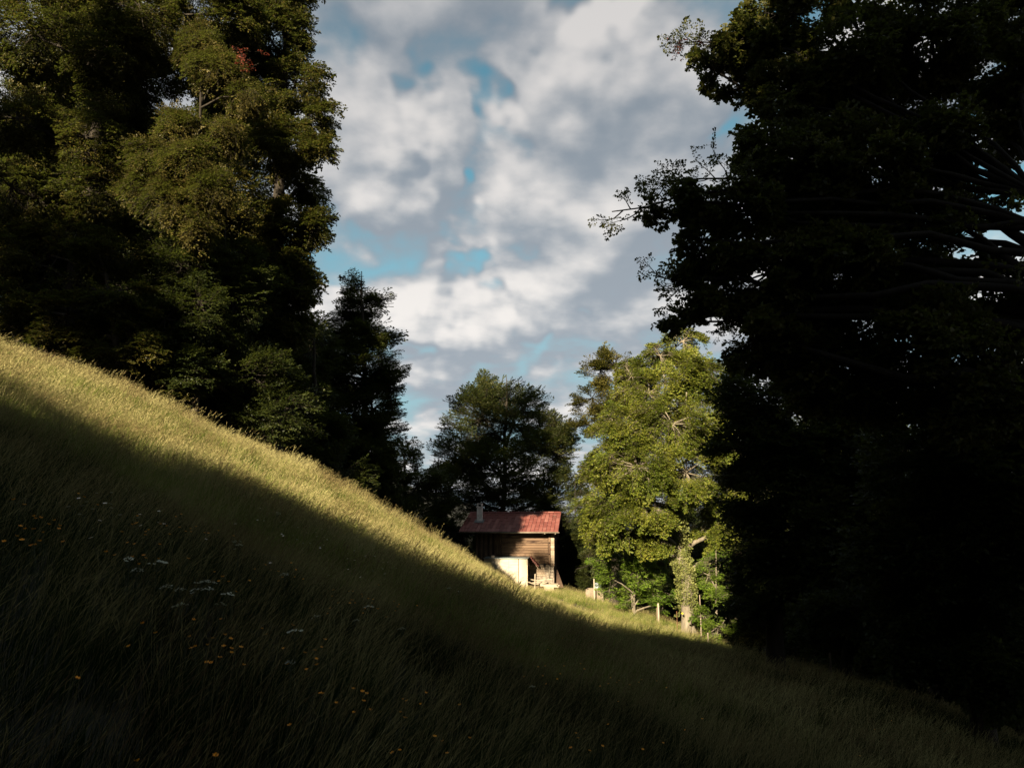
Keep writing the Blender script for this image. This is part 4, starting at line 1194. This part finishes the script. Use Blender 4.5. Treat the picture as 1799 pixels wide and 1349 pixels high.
def build_flowers():
    rng = np.random.default_rng(71)
    B = [cup_flower(rng, .0115, h, 5, M['petal_yellow'], .8) for h in (.44, .48, .52, .46)]
    D = [cup_flower(rng, .015, h, 9, M['petal_white'], .15, M['petal_yellow'], 'daisy') for h in (.46, .50, .54)]
    used = []

    def put(px, py, kind, lab, grp, hh):
        p = on_ground(px, py, hh)
        if p is None: return
        g_ = gz(p[0], p[1])
        if kind == 'b':
            o = link('buttercup', B[rng.integers(0, 4)]); cat = 'flower'
        elif kind == 'd':
            o = link('daisy', D[rng.integers(0, 3)]); cat = 'flower'
        else:
            h = rng.uniform(.50, .6); kind = kind * .65
            st, hd = umbel_meshes(rng, h, kind, 'umbel')
            o = empty('umbel_flower'); link('stem', st, o); link('flower_head', hd, o); cat = 'flower'
        o.location = (p[0], p[1], g_); o.rotation_euler = (rng.normal(0, .12) + (.25 if kind in 'bd' else 0) if isinstance(kind, str) else rng.normal(.1, .08), rng.normal(.05, .12), rng.uniform(0, 6.28))
        if isinstance(kind, str): 
            s_ = rng.uniform(.85, 1.25); o.scale = (s_, s_, rng.uniform(.97, 1.05))
        prop(o, lab, cat, grp)

    def cl(cx, cy, sx, sy, n, kind, lab, grp, hh=.47):
        for _ in range(n):
            put(cx + rng.normal(0, sx), cy + rng.normal(0, sy), kind, lab, grp, hh)
    g1 = 'buttercups scattered over the meadow'
    for lab, L_ in [
        ('orange-yellow buttercup in the sparse far-left drift of the shaded meadow', [(80, 930, 85, 22, 26), (60, 880, 60, 18, 5)]),
        ('orange-yellow buttercup in the drift above the clustered white umbels', [(280, 930, 60, 16, 22), (240, 975, 40, 12, 8)]),
        ('orange-yellow buttercup in the cluster below the white umbels', [(305, 1110, 9, 8, 4), (375, 1138, 14, 14, 11), (400, 1085, 30, 14, 4), (350, 1150, 30, 10, 3)]),
        ('orange-yellow buttercup in the small cluster left of the shaded meadow centre', [(515, 1155, 20, 8, 7), (505, 1120, 14, 6, 2)]),
        ('orange-yellow buttercup in the loose drift beneath the sunlit band', [(640, 1058, 34, 10, 22), (700, 1072, 20, 6, 7), (480, 1000, 60, 14, 16)]),
        ('orange-yellow buttercup scattered singly in the dark foreground grass', [(610, 1215, 14, 14, 6), (580, 1250, 20, 14, 4), (740, 1240, 40, 30, 6), (345, 1303, 2, 2, 1), (292, 1327, 2, 2, 1), (30, 1133, 2, 2, 1), (25, 1200, 20, 4, 2), (560, 1290, 2, 2, 1), (700, 1300, 60, 20, 5), (800, 1325, 10, 10, 2)]),
        ('orange-yellow buttercup in the dark grass right of the picture centre', [(975, 1185, 30, 8, 8), (1090, 1200, 45, 14, 12), (1015, 1310, 16, 5, 5), (1110, 1295, 20, 14, 3), (1225, 1272, 12, 4, 2), (1560, 1280, 90, 25, 5), (1030, 1130, 60, 20, 6)])]:
        for c in L_: cl(*c, 'b', lab, g1)
    g2 = 'daisies along the edge of the light'
    cl(175, 885, 18, 14, 15, 'd', 'white daisy in the loose patch in the shaded far left', 'daisies in the shaded left', .5)
    cl(265, 912, 20, 12, 9, 'd', 'white daisy right of the loose patch in the shaded left', 'daisies in the shaded left', .5)
    cl(560, 950, 50, 16, 26, 'd', 'white daisy at the lower edge of the sunlit band', g2, .5)
    cl(655, 985, 40, 14, 22, 'd', 'white daisy at the lower edge of the sunlit band', g2, .5)
    cl(490, 918, 26, 12, 12, 'd', 'white daisy at the lower edge of the sunlit band', g2, .5)
    g3 = 'white umbel flowers'
    U = [(224, 1018, .06, 'leftmost pale umbel of the row of three'), (244, 1019, .06, 'middle pale umbel of the row of three'), (266, 1016, .085, 'rightmost and widest umbel of the row of three'),
         (312, 1032, .07, 'white umbel between the row of three and the big cluster'), (352, 1047, .10, 'largest white umbel in the centre of the big cluster'), (374, 1045, .075, 'white umbel at the right of the big cluster'),
         (338, 1050, .05, 'small umbel at the left of the big cluster'), (368, 1060, .07, 'greyish umbel just under the big cluster'), (357, 1064, .05, 'small dim umbel low in the big cluster'),
         (344, 1078, .07, 'pale umbel hanging below the big cluster'), (381, 1073, .05, 'little umbel at the lower right of the big cluster'), (525, 1143, .08, 'lone white umbel above a buttercup cluster'),
         (510, 1182, .05, 'dim small umbel under a buttercup cluster'), (585, 1098, .05, 'small fluffy umbel in the shaded centre left'), (644, 1084, .07, 'white umbel left of the shaded centre, upper of a pair'),
         (638, 1091, .05, 'lower of the pair of umbels left of the shaded centre'), (715, 1118, .06, 'flat white umbel alone in the shaded centre'), (795, 1046, .075, 'white umbel at the shadow edge below the hut, left of two'),
         (808, 1047, .05, 'small umbel at the shadow edge below the hut, right of two'), (430, 966, .07, 'pale umbel near the lower edge of the sunlit band'), (412, 980, .05, 'small pale umbel near the lower edge of the sunlit band'), (502, 1015, .06, 'dim umbel under the left part of the sunlit band'),
         (470, 905, .08, 'cream umbel inside the sunlit band'), (960, 1223, .045, 'dim round flower head right of the foreground centre')]
    for px, py, r, lab in U: put(px, py, r, lab, g3, .54)


build_flowers()

# ------------------------------------------------------------------ the hut
HX, HY = at(974, 1035, 60)[:2]
HZ = at(974, 1038, 60)[2]
ROT = R(-6)


def build_hut():
    rng = np.random.default_rng(81)
    h = empty('wooden_hut', (HX, HY, HZ), ROT, 'old timber hut with a red metal roof and a small chimney at the meadow edge', 'hut')
    WX0, WY1 = -5.85, 9.2
    EZ, RY, RZ = 4.30, 4.6, 5.70            # eave height, ridge place and height
    x0, x1 = -6.95, .32
    ye = -.80
    # masonry base, right half slightly battered
    mb = MB(); mb.box(WX0, -.02, .02, .32, -.6, 1.88); mb.box(-.30, 0, .32, WY1, -.6, 1.2)
    mb.build('stone_base', M['stone'], h)
    # rough base stones that stand proud at the lit corner
    for k in range(16):
        zz = .15 + .2 * (k // 2); xx = -.02 - (k % 2) * .34 - rng.uniform(0, .1)
        mb = MB(); mb.box(xx - .3, xx, -.035 - rng.uniform(0, .03), .2, zz, zz + .17, 0, .012, rng)
        mb.build('stone', M['stone'], h, bevel=.015)
    # log wall
    z = 1.90; k = 0
    while z < 4.25:
        hh = rng.uniform(.17, .215)
        mb = MB()
        yy = rng.uniform(-.012, .012)
        mb.hexa([(-3.93, .02 + yy, z + .006), (-.44, .02 + yy, z + .006), (-.44, .2, z + .006), (-3.93, .2, z + .006),
                 (-3.93, .02 + yy, z + hh - .006), (-.44, .02 + yy, z + hh - .006), (-.44, .2, z + hh - .006), (-3.93, .2, z + hh - .006)])
        mb.build('log', M['log'], h, bevel=.03)
        z += hh
    # lower logs, more weathered, down to the masonry beside the shed
    z = 1.05
    while z < 1.86:
        mb = MB(); mb.box(-1.9, -.44, -.02 + rng.uniform(-.01, .01), .019, z, z + .15); mb.build('log', M['board_grey'], h, bevel=.02); z += .165
    # board wall to the left
    x = WX0
    while x < -4.12:
        w = rng.uniform(.14, .2)
        mb = MB(); yo = rng.uniform(-.01, .012)
        mb.box(x + .004, min(x + w, -4.12) - .004, .03 + yo, .07 + yo, 1.3, 4.25)
        mb.build('board', M['board' if rng.random() < .7 else 'board_dark'], h); x += w
    mb = MB(); mb.box(-4.10, -3.95, -.06, .2, 1.3, 4.3); mb.build('wall_post', M['board'], h, bevel=.01)
    mb = MB(); mb.box(WX0, -.02, .09, .2, 1.9, 4.3); mb.build('inner_wall', M['board_dark'], h)
    # corner: dark upright in pieces, pale log-end boarding beside it
    for a, b in ((1.95, 2.62), (2.68, 3.42), (3.50, 4.18)):
        mb = MB(); mb.box(-.42, -.27, -.11, .05, a, b); mb.build('corner_post', M['board'], h, bevel=.01)
    z = 1.78
    while z < 4.05:
        hh = rng.uniform(.17, .2)
        mb = MB(); mb.box(-.25, .02, -.05 + rng.uniform(-.008, .008), .3, z + .004, z + hh - .004); mb.build('log_end', M['board_grey'], h, bevel=.012); z += hh
    mb = MB(); mb.tube([(-.36, -.14, .95), (-.35, -.15, 1.9)], [.05, .045], 8); mb.build('downpipe', M['gutter'], h, smooth=True)
    mb = MB(); mb.tube([(-.34, -.16, 1.9), (-.32, -.3, 2.02), (-.34, -.36, 1.95)], [.045, .04, .03], 6); mb.build('pipe_elbow', M['rust'], h)
    mb = MB(); mb.box(-.78, -.62, -.10, -.03, 1.75, 1.98, 0, .01, rng); mb.build('tool_hook', M['black'], h)
    # right gable, back and left walls
    z = 1.25
    while z < 5.3:
        mb = MB()
        t_ = max(0, (z + .1 - EZ - .1) / (RZ - EZ)); ya = .31 + t_ * (RY); yb = WY1 - t_ * (WY1 - RY)
        if yb - ya > .4:
            mb.box(-.22, -.04, ya, yb, z + .004, z + .19); mb.build('gable_log', M['board_dark'], h, bevel=.02)
        z += .2
    mb = MB(); mb.box(WX0, -.24, WY1 - .2, WY1, -.6, 4.0); mb.build('back_wall', M['board_dark'], h)
    mb = MB(); mb.hexa([(WX0, .21, -.6), (WX0 + .18, .21, -.6), (WX0 + .18, WY1 - .21, -.6), (WX0, WY1 - .21, -.6), (WX0, .21, 4.3), (WX0 + .18, .21, 4.3), (WX0 + .18, WY1 - .21, 4.0), (WX0, WY1 - .21, 4.0)])
    mb.hexa([(WX0, .25, 4.31), (WX0 + .18, .25, 4.31), (WX0 + .18, WY1 - .3, 4.05), (WX0, WY1 - .3, 4.05), (WX0, RY - .1, RZ - .2), (WX0 + .18, RY - .1, RZ - .2), (WX0 + .18, RY + .1, RZ - .2), (WX0, RY + .1, RZ - .2)])
    mb.build('side_wall', M['board_dark'], h)
    # leaning brown panel against the gable
    mb = MB(); mb.hexa([(.05, .5, .2), (.65, .7, .2), (.65, 1.6, .2), (.05, 1.4, .2), (.05, .5, 1.9), (.12, .7, 1.7), (.12, 1.6, 1.5), (.05, 1.4, 1.9)]); mb.build('leaning_panel', M['plank_brown'], h)

    # roof: deck, then sheet by sheet
    sl = (RZ - EZ) / (RY - ye)

    def rz_(y): return EZ + (y - ye) * sl if y <= RY else RZ - (y - RY) * (RZ - 3.6) / (WY1 + .7 - RY)
    mb = MB()
    mb.hexa([(x0 + .03, ye + .03, EZ - .10), (x1 - .03, ye + .03, EZ - .10), (x1 - .03, RY, RZ - .10), (x0 + .03, RY, RZ - .10), (x0 + .03, ye + .03, EZ - .03), (x1 - .03, ye + .03, EZ - .03), (x1 - .03, RY, RZ - .03), (x0 + .03, RY, RZ - .03)])
    yb = WY1 + .7
    mb.hexa([(x0 + .03, RY + .002, RZ - .10), (x1 - .03, RY + .002, RZ - .10), (x1 - .03, yb, 3.5), (x0 + .03, yb, 3.5), (x0 + .03, RY + .002, RZ - .03), (x1 - .03, RY + .002, RZ - .03), (x1 - .03, yb, 3.58), (x0 + .03, yb, 3.58)])
    roof = mb.build('roof', M['board_dark'], h)
    # under-eave rafters
    for k in range(9):
        xx = x0 + .3 + k * (x1 - x0 - .6) / 8
        mb = MB(); mb.hexa([(xx, ye + .1, EZ - .22), (xx + .1, ye + .1, EZ - .22), (xx + .1, .1, rz_(.1) - .22), (xx, .1, rz_(.1) - .22), (xx, ye + .1, EZ - .08), (xx + .1, ye + .1, EZ - .08), (xx + .1, .1, rz_(.1) - .12), (xx, .1, rz_(.1) - .12)])
        mb.build('rafter', M['board_dark'], roof)
    ncol = 25
    wcol = (x1 - x0) / ncol
    for c_ in range(ncol):
        xa = x0 + c_ * wcol
        cuts = [ye] + [ye + (RY - ye) * f for f in ((.18, .52, .86) if c_ % 2 else (.35, .69))] + [RY]
        for r_ in range(len(cuts) - 1):
            ya, yb_ = cuts[r_], cuts[r_ + 1]
            lo = .022; hi = .004   # the lower edge of each sheet laps over the one below
            dz0 = -.03 + lo + rng.uniform(0, .008); dz1 = -.03 + hi
            mb = MB()
            rib = .02
            xs_ = [xa + .008, xa + .03, xa + wcol - .03, xa + wcol - .008]
            P = []
            for y_, dz in ((ya, dz0), (yb_, dz1)):
                for q, x_ in enumerate(xs_):
                    P.append((x_, y_, rz_(y_) + dz + (rib if q in (0, 3) else 0)))
            for y_, dz in ((ya, dz0 - .014), (yb_, dz1 - .003)):
                P += [(xs_[0], y_, rz_(y_) + dz), (xs_[3], y_, rz_(y_) + dz)]
            mb.add(P, [(0, 1, 5, 4), (1, 2, 6, 5), (2, 3, 7, 6), (8, 9, 3, 2, 1, 0), (8, 0, 4, 10), (3, 9, 11, 7)])
            mb.build('roof_sheet', M['roof'], roof)
    # back slope sheets in one row
    mb = MB(); mb.hexa([(x0, RY + .01, RZ - .025), (x1, RY + .01, RZ - .025), (x1, WY1 + .7, 3.585), (x0, WY1 + .7, 3.585), (x0, RY + .01, RZ), (x1, RY + .01, RZ), (x1, WY1 + .7, 3.61), (x0, WY1 + .7, 3.61)])
    mb.build('back_slope', M['roof'], roof)
    n = 14
    for k in range(n):
        xa = x0 + k * (x1 - x0) / n; xb = xa + (x1 - x0) / n - .03
        mb = MB(); mb.hexa([(xa, RY - .16, RZ - .01), (xb, RY - .16, RZ - .01), (xb, RY + .16, RZ - .04), (xa, RY + .16, RZ - .04), (xa, RY - .02, RZ + .06), (xb, RY - .02, RZ + .06), (xb, RY + .03, RZ + .06), (xa, RY + .03, RZ + .06)])
        mb.build('ridge_cap', M['roof'], roof)
    # verge trim
    for xx in (x0 - .03, x1):
        mb = MB(); mb.hexa([(xx, ye, EZ - .10), (xx + .03, ye, EZ - .10), (xx + .03, RY, RZ - .10), (xx, RY, RZ - .10), (xx, ye, EZ + .05), (xx + .03, ye, EZ + .05), (xx + .03, RY, RZ + .05), (xx, RY, RZ + .05)])
        mb.build('verge_board', M['roof'], roof)
    # gutter: open half-round trough
    mb = MB(); seg = 7
    rows = []
    for xx in (x0 - .02, x1 + .12):
        rows.append([(xx, ye - .07 + .075 * math.cos(math.pi + math.pi * q / seg), EZ - .05 + .085 * math.sin(math.pi + math.pi * q / seg)) for q in range(seg + 1)])
    v = rows[0] + rows[1]
    mb.add(v, [(q, q + 1, q + seg + 2, q + seg + 1) for q in range(seg)])
    g_ = mb.build('gutter', M['gutter'], roof, smooth=True)
    so = g_.modifiers.new('thick', 'SOLIDIFY'); so.thickness = .012
    for xx in (-.65, .12):
        mb = MB(); mb.box(xx, xx + .05, ye - .1, ye - .04, EZ - .19, EZ - .13); mb.build('gutter_bracket', M['gutter'], roof)
    # chimney
    cx, cy = -5.86, 2.1
    cz = rz_(cy)
    mb = MB(); mb.box(cx - .2, cx + .2, cy - .2, cy + .2, cz - .25, cz + 1.02)
    ch = mb.build('chimney', M['chimney'], h, bevel=.01)
    mb = MB(); mb.box(cx - .25, cx + .25, cy - .25, cy + .25, cz + 1.02, cz + 1.09); mb.build('chimney_collar', M['chimney'], ch)
    for sx in (-1, 1):
        for sy in (-1, 1):
            mb = MB(); mb.box(cx + sx * .17 - .04, cx + sx * .17 + .04, cy + sy * .17 - .04, cy + sy * .17 + .04, cz + 1.09, cz + 1.27); mb.build('chimney_leg', M['chimney'], ch)
    mb = MB(); mb.box(cx - .22, cx + .22, cy - .22, cy + .22, cz + 1.27, cz + 1.33); mb.build('chimney_cap', M['chimney'], ch)
    mb = MB(); a, b = cy - .62, cy + .3
    mb.hexa([(cx - .36, a, rz_(a) + .015), (cx + .36, a, rz_(a) + .015), (cx + .36, b, rz_(b) + .015), (cx - .36, b, rz_(b) + .015), (cx - .36, a, rz_(a) + .035), (cx + .36, a, rz_(a) + .035), (cx + .36, b, rz_(b) + .035), (cx - .36, b, rz_(b) + .035)])
    mb.build('flashing', M['zinc'], ch)
    # gable purlin end and arched brace
    mb = MB(); mb.box(-.04, x1 - .04, .5, .64, 3.9, 4.04); mb.box(-.04, x1 - .04, RY - .08, RY + .08, RZ - .3, RZ - .12); mb.build('purlin', M['board_dark'], h)
    return h


build_hut()


def hut_pt(x, y, z=0):
    c, s_ = math.cos(ROT), math.sin(ROT)
    return (HX + x * c - y * s_, HY + x * s_ + y * c, HZ + z)


def build_shed():
    rng = np.random.default_rng(82)
    s = empty('lean_to_shed', hut_pt(-3.4, -1.0, 0), ROT, 'pale cream boarded lean-to with an open dark right side in front of the hut', 'shed')
    ox, oy = -3.4, -1.0
    X0, X1, Y0, Y1, ZT = -4.95 - ox, -1.80 - ox, -1.95 - oy, -.10 - oy, 2.42
    xs_ = [X0, X0 + .58, X0 + 1.15, X0 + 1.80, X0 + 2.52, X1]
    for a, b in zip(xs_[:-1], xs_[1:]):
        gap = .035 if b == xs_[4] else .004
        mb = MB(); yo = rng.uniform(-.006, .006)
        mb.box(a + .003, b - gap, Y0 + yo, Y0 + .03 + yo, -.6, ZT - .03 + rng.uniform(-.01, .01))
        mb.build('front_panel', M['board_pale'], s, bevel=.004)
    mb = MB(); mb.box(X1 - .07, X1 + .005, Y0 - .02, Y0 + .06, -.6, ZT); mb.build('corner_batten', M['plank_pale'], s)
    mb = MB(); mb.box(X0, X0 + .03, Y0 + .04, Y1, -.6, ZT); mb.build('side_panel', M['plank_brown'], s)
    mb = MB(); mb.box(X0 + .04, X1 - .6, Y0 + .9, Y0 + .94, -.6, ZT - .06); mb.build('inner_partition', M['board_dark'], s)
    # open right side: back posts and shelves
    for zz in (.55, 1.15, 1.75):
        mb = MB(); mb.box(X1 - .7, X1 - .02, Y0 + .1, Y1 - .1, zz, zz + .035); mb.build('shelf', M['plank_brown'], s)
    mb = MB(); mb.hexa([(X1 - .01, Y0 + .05, ZT - .12), (X1 + .02, Y0 + .05, ZT - .12), (X1 + .02, Y1, ZT - .82), (X1 - .01, Y1, ZT - .82), (X1 - .01, Y0 + .05, ZT - .03), (X1 + .02, Y0 + .05, ZT - .03), (X1 + .02, Y1, ZT - .7), (X1 - .01, Y1, ZT - .7)]); mb.build('diagonal_brace', M['plank_pale'], s)
    mb = MB(); mb.box(X1 - .06, X1, Y1 - .06, Y1, -.6, ZT - .1); mb.build('back_post', M['plank_brown'], s)
    # roof plate
    mb = MB(); mb.hexa([(X0 - .02, Y0 - .10, ZT), (X1 + .06, Y0 - .10, ZT), (X1 + .06, Y1, ZT + .02), (X0 - .02, Y1, ZT + .02), (X0 - .02, Y0 - .10, ZT + .03), (X1 + .06, Y0 - .10, ZT + .03), (X1 + .06, Y1, ZT + .05), (X0 - .02, Y1, ZT + .05)]); mb.build('roof_plate', M['zinc'], s)
    mb = MB(); mb.box(X0 + .50, X0 + .76, Y0 + .1, Y0 + .34, ZT + .035, ZT + .20); mb.build('vent_box', M['stone'], s, bevel=.01)
    # stepped red tiles dropping to the right behind
    for k in range(5):
        xa = X1 + .02 + k * .12; zt = ZT + .06 - k * .13
        mb = MB(); mb.hexa([(xa, Y1 - .5, zt - .10), (xa + .20, Y1 - .5, zt - .18), (xa + .20, Y1, zt - .10), (xa, Y1, zt - .02), (xa, Y1 - .5, zt - .04), (xa + .20, Y1 - .5, zt - .12), (xa + .20, Y1, zt - .04), (xa, Y1, zt + .04)])
        mb.build('roof_tile', M['roof'], s)
    return s


build_shed()


def build_piles():
    rng = np.random.default_rng(83)
    # pale plank stack
    s = empty('plank_stack', hut_pt(-.25, -1.6, 0), ROT, 'stack of pale sawn planks at the right corner of the hut, ends jutting right', 'planks')
    z = -.15
    for k in range(4):
        mb = MB(); mb.box(-.36 + .5 * (k % 2), -.26 + .5 * (k % 2), -.5, .5, z, z + .09) if k < 2 else mb.box(-.35, .3, -.45 + .6 * (k % 2), -.35 + .6 * (k % 2), z, z + .1)
        mb.build('bearer', M['plank_pale'], s)
    z = -.03
    for r_ in range(9):
        th = rng.uniform(.055, .085)
        for c_ in range(3):
            y = -.45 + c_ * .31
            e = rng.uniform(-.03, .05) + (.0 if r_ < 6 else rng.uniform(0, .42))
            a = -.38 + rng.uniform(-.03, .03) - (0 if r_ < 7 else .25)
            mb = MB(); mb.box(a, .34 + e, y, y + .28, z, z + th - .008, 0, .006, rng); mb.build('plank', M['plank_pale'], s)
        z += th
        if r_ == 1: z += .05
    # low brown pile under warped boards
    s = empty('board_pile', hut_pt(-1.15, -1.5, 0), ROT, 'low pile of brown boards under warped pale sheets, left of the pale plank stack', 'boards')
    z = .0
    for r_ in range(6):
        th = rng.uniform(.07, .1)
        mb = MB(); mb.box(-.42 + rng.uniform(-.06, .06), .44, -.42, .45, z, z + th - .01, 0, .008, rng); mb.build('board', M['plank_brown'], s); z += th
    for k, (dz, x0_, x1_, yy) in enumerate([(.62, -.62, .75, -.5), (.74, -.5, .95, -.1), (.82, -.6, .6, .2)]):
        mb = MB(); n = 7; xs_ = np.linspace(x0_, x1_, n)
        zz = dz + .16 * ((xs_ - xs_.mean()) / .7) ** 2 * (1 if k != 1 else -.6)
        P = [(x, yy, q) for x, q in zip(xs_, zz)] + [(x, yy + .36, q + .02) for x, q in zip(xs_, zz)] + [(x, yy, q + .035) for x, q in zip(xs_, zz)] + [(x, yy + .36, q + .055) for x, q in zip(xs_, zz)]
        fs = []
        for i in range(n - 1):
            fs += [(i, i + 1, i + 1 + n, i + n)[::-1], (2 * n + i, 2 * n + i + 1, 3 * n + i + 1, 3 * n + i), (i, i + 1, 2 * n + i + 1, 2 * n + i), (n + i, n + i + 1, 3 * n + i + 1, 3 * n + i)[::-1]]
        fs += [(0, n, 3 * n, 2 * n), (n - 1, 2 * n - 1, 4 * n - 1, 3 * n - 1)[::-1]]
        mb.add(P, fs); mb.build('warped_board', M['plank_pale'], s)


build_piles()


def stake(px, pyt, pyb, depth, wpx, mat, name, lab, cat='post', lean=(0, 0), round_=True, grp=None, rng=np.random.default_rng(84)):
    b = at(px, pyb, depth); h = (pyb - pyt) / F0 * depth; w = wpx / F0 * depth / 2
    g_ = gz(b[0], b[1])
    z0 = min(g_, b[2]) - .35
    H = b[2] + h - z0
    mb = MB()
    mb.tube([(0, 0, 0), (lean[0] * .5 + .01, lean[1] * .5, H * .55), (lean[0], lean[1], H - w * .6), (lean[0], lean[1], H)], [w * 1.05, w, w * .96, w * .55], 9)
    o = mb.build(name, M[mat], None, smooth=False, loc=(b[0], b[1], z0))
    return prop(o, lab, cat, grp)


stake(939, 1009, 1034, 57.2, 2.3, 'post', 'wooden_stake', 'thin pale wooden stake standing between the lean-to and the board pile', lean=(.05, 0))
stake(1044, 1015, 1048, 55.5, 2.1, 'board_pale', 'marker_post', 'slim white post standing in front of the concrete trough')
stake(1157, 1061, 1087, 45.5, 3.2, 'post', 'fence_post', 'pale grey fence post in sunlight in front of the fresh-green bush')
stake(1154.3, 1068, 1083, 46.0, 2.2, 'post_dark', 'fence_post', 'shorter brown post tucked behind the pale fence post')
stake(1189.5, 1075, 1097, 44.8, 1.3, 'rust', 'iron_rod', 'thin rusty iron rod just left of the ivy-wrapped trunk')
stake(1244, 1112, 1128, 41.5, 2.6, 'post', 'fence_post', 'small pale post at the grass edge right of the ivy-wrapped trunk')
stake(1364, 1136, 1153, 36, 2.4, 'post_dark', 'fence_post', 'dim fence post on the dark meadow edge, the left one of two')
stake(1460, 1149, 1188, 27.5, 4.0, 'post_dark', 'fence_post', 'dim fence post on the dark meadow edge, the right and taller one of two')
stake(1230, 1046, 1068, 43.2, 1.6, 'post', 'fence_post', 'thin bare stick upright among twigs right of the ivy-wrapped trunk')
# yellow insulator on the trunk
p = at(1198.6, 1077, 43.95)
mb = MB(); mb.tube([(0, 0, 0), (0, -.07, 0)], [.055, .045], 10); mb.tube([(0, .12, 0), (0, 0, 0)], [.012, .012], 6)
prop(mb.build('fence_insulator', M['yellow'], None, loc=tuple(p)), 'small yellow electric-fence insulator on the left side of the ivy-wrapped trunk', 'insulator')


def build_trough():
    c = at(1046, 1047, 56.5)
    t = empty('stone_trough', tuple(c), R(-12), 'low rectangular concrete trough in the grass right of the hut', 'trough')
    w, d, hh, th = 1.2, .55, .50, .07
    H0_ = -.45
    for nm, a in (('trough_wall', (-w / 2, w / 2, -d, -d + th)), ('trough_wall', (-w / 2, w / 2, d - th, d)), ('trough_wall', (-w / 2, -w / 2 + th, -d + th, d - th)), ('trough_wall', (w / 2 - th, w / 2, -d + th, d - th))):
        mb = MB(); mb.box(a[0], a[1], a[2], a[3], H0_, hh); mb.build(nm, M['concrete'], t, bevel=.012)
    mb = MB(); mb.box(-w / 2 + th, w / 2 - th, -d + th, d - th, H0_, .2); mb.build('trough_floor', M['concrete'], t)
    b = at(1050.5, 1036, 57.6)
    mb = MB()
    zz = np.array([-.8, -.1, .0, .12, .25, .40, .47, .50]); rr = np.array([.21, .23, .245, .25, .25, .235, .20, .13])
    mb.tube([(0, 0, z) for z in zz], rr, 20)
    o = mb.build('barrel_body', M['barrel'], None, smooth=True)
    br = empty('rain_barrel', tuple(b), 0, 'grey-blue metal barrel standing behind the concrete trough', 'barrel'); o.parent = br
    for z in (.02, .30):
        mb = MB(); mb.tube([(0, 0, z), (0, 0, z + .03)], [.262, .262], 20); mb.build('hoop', M['zinc'], br, smooth=False)


build_trough()
print('mesh tris in scatters', TRI, 'script time', round(time.time() - T0, 1))
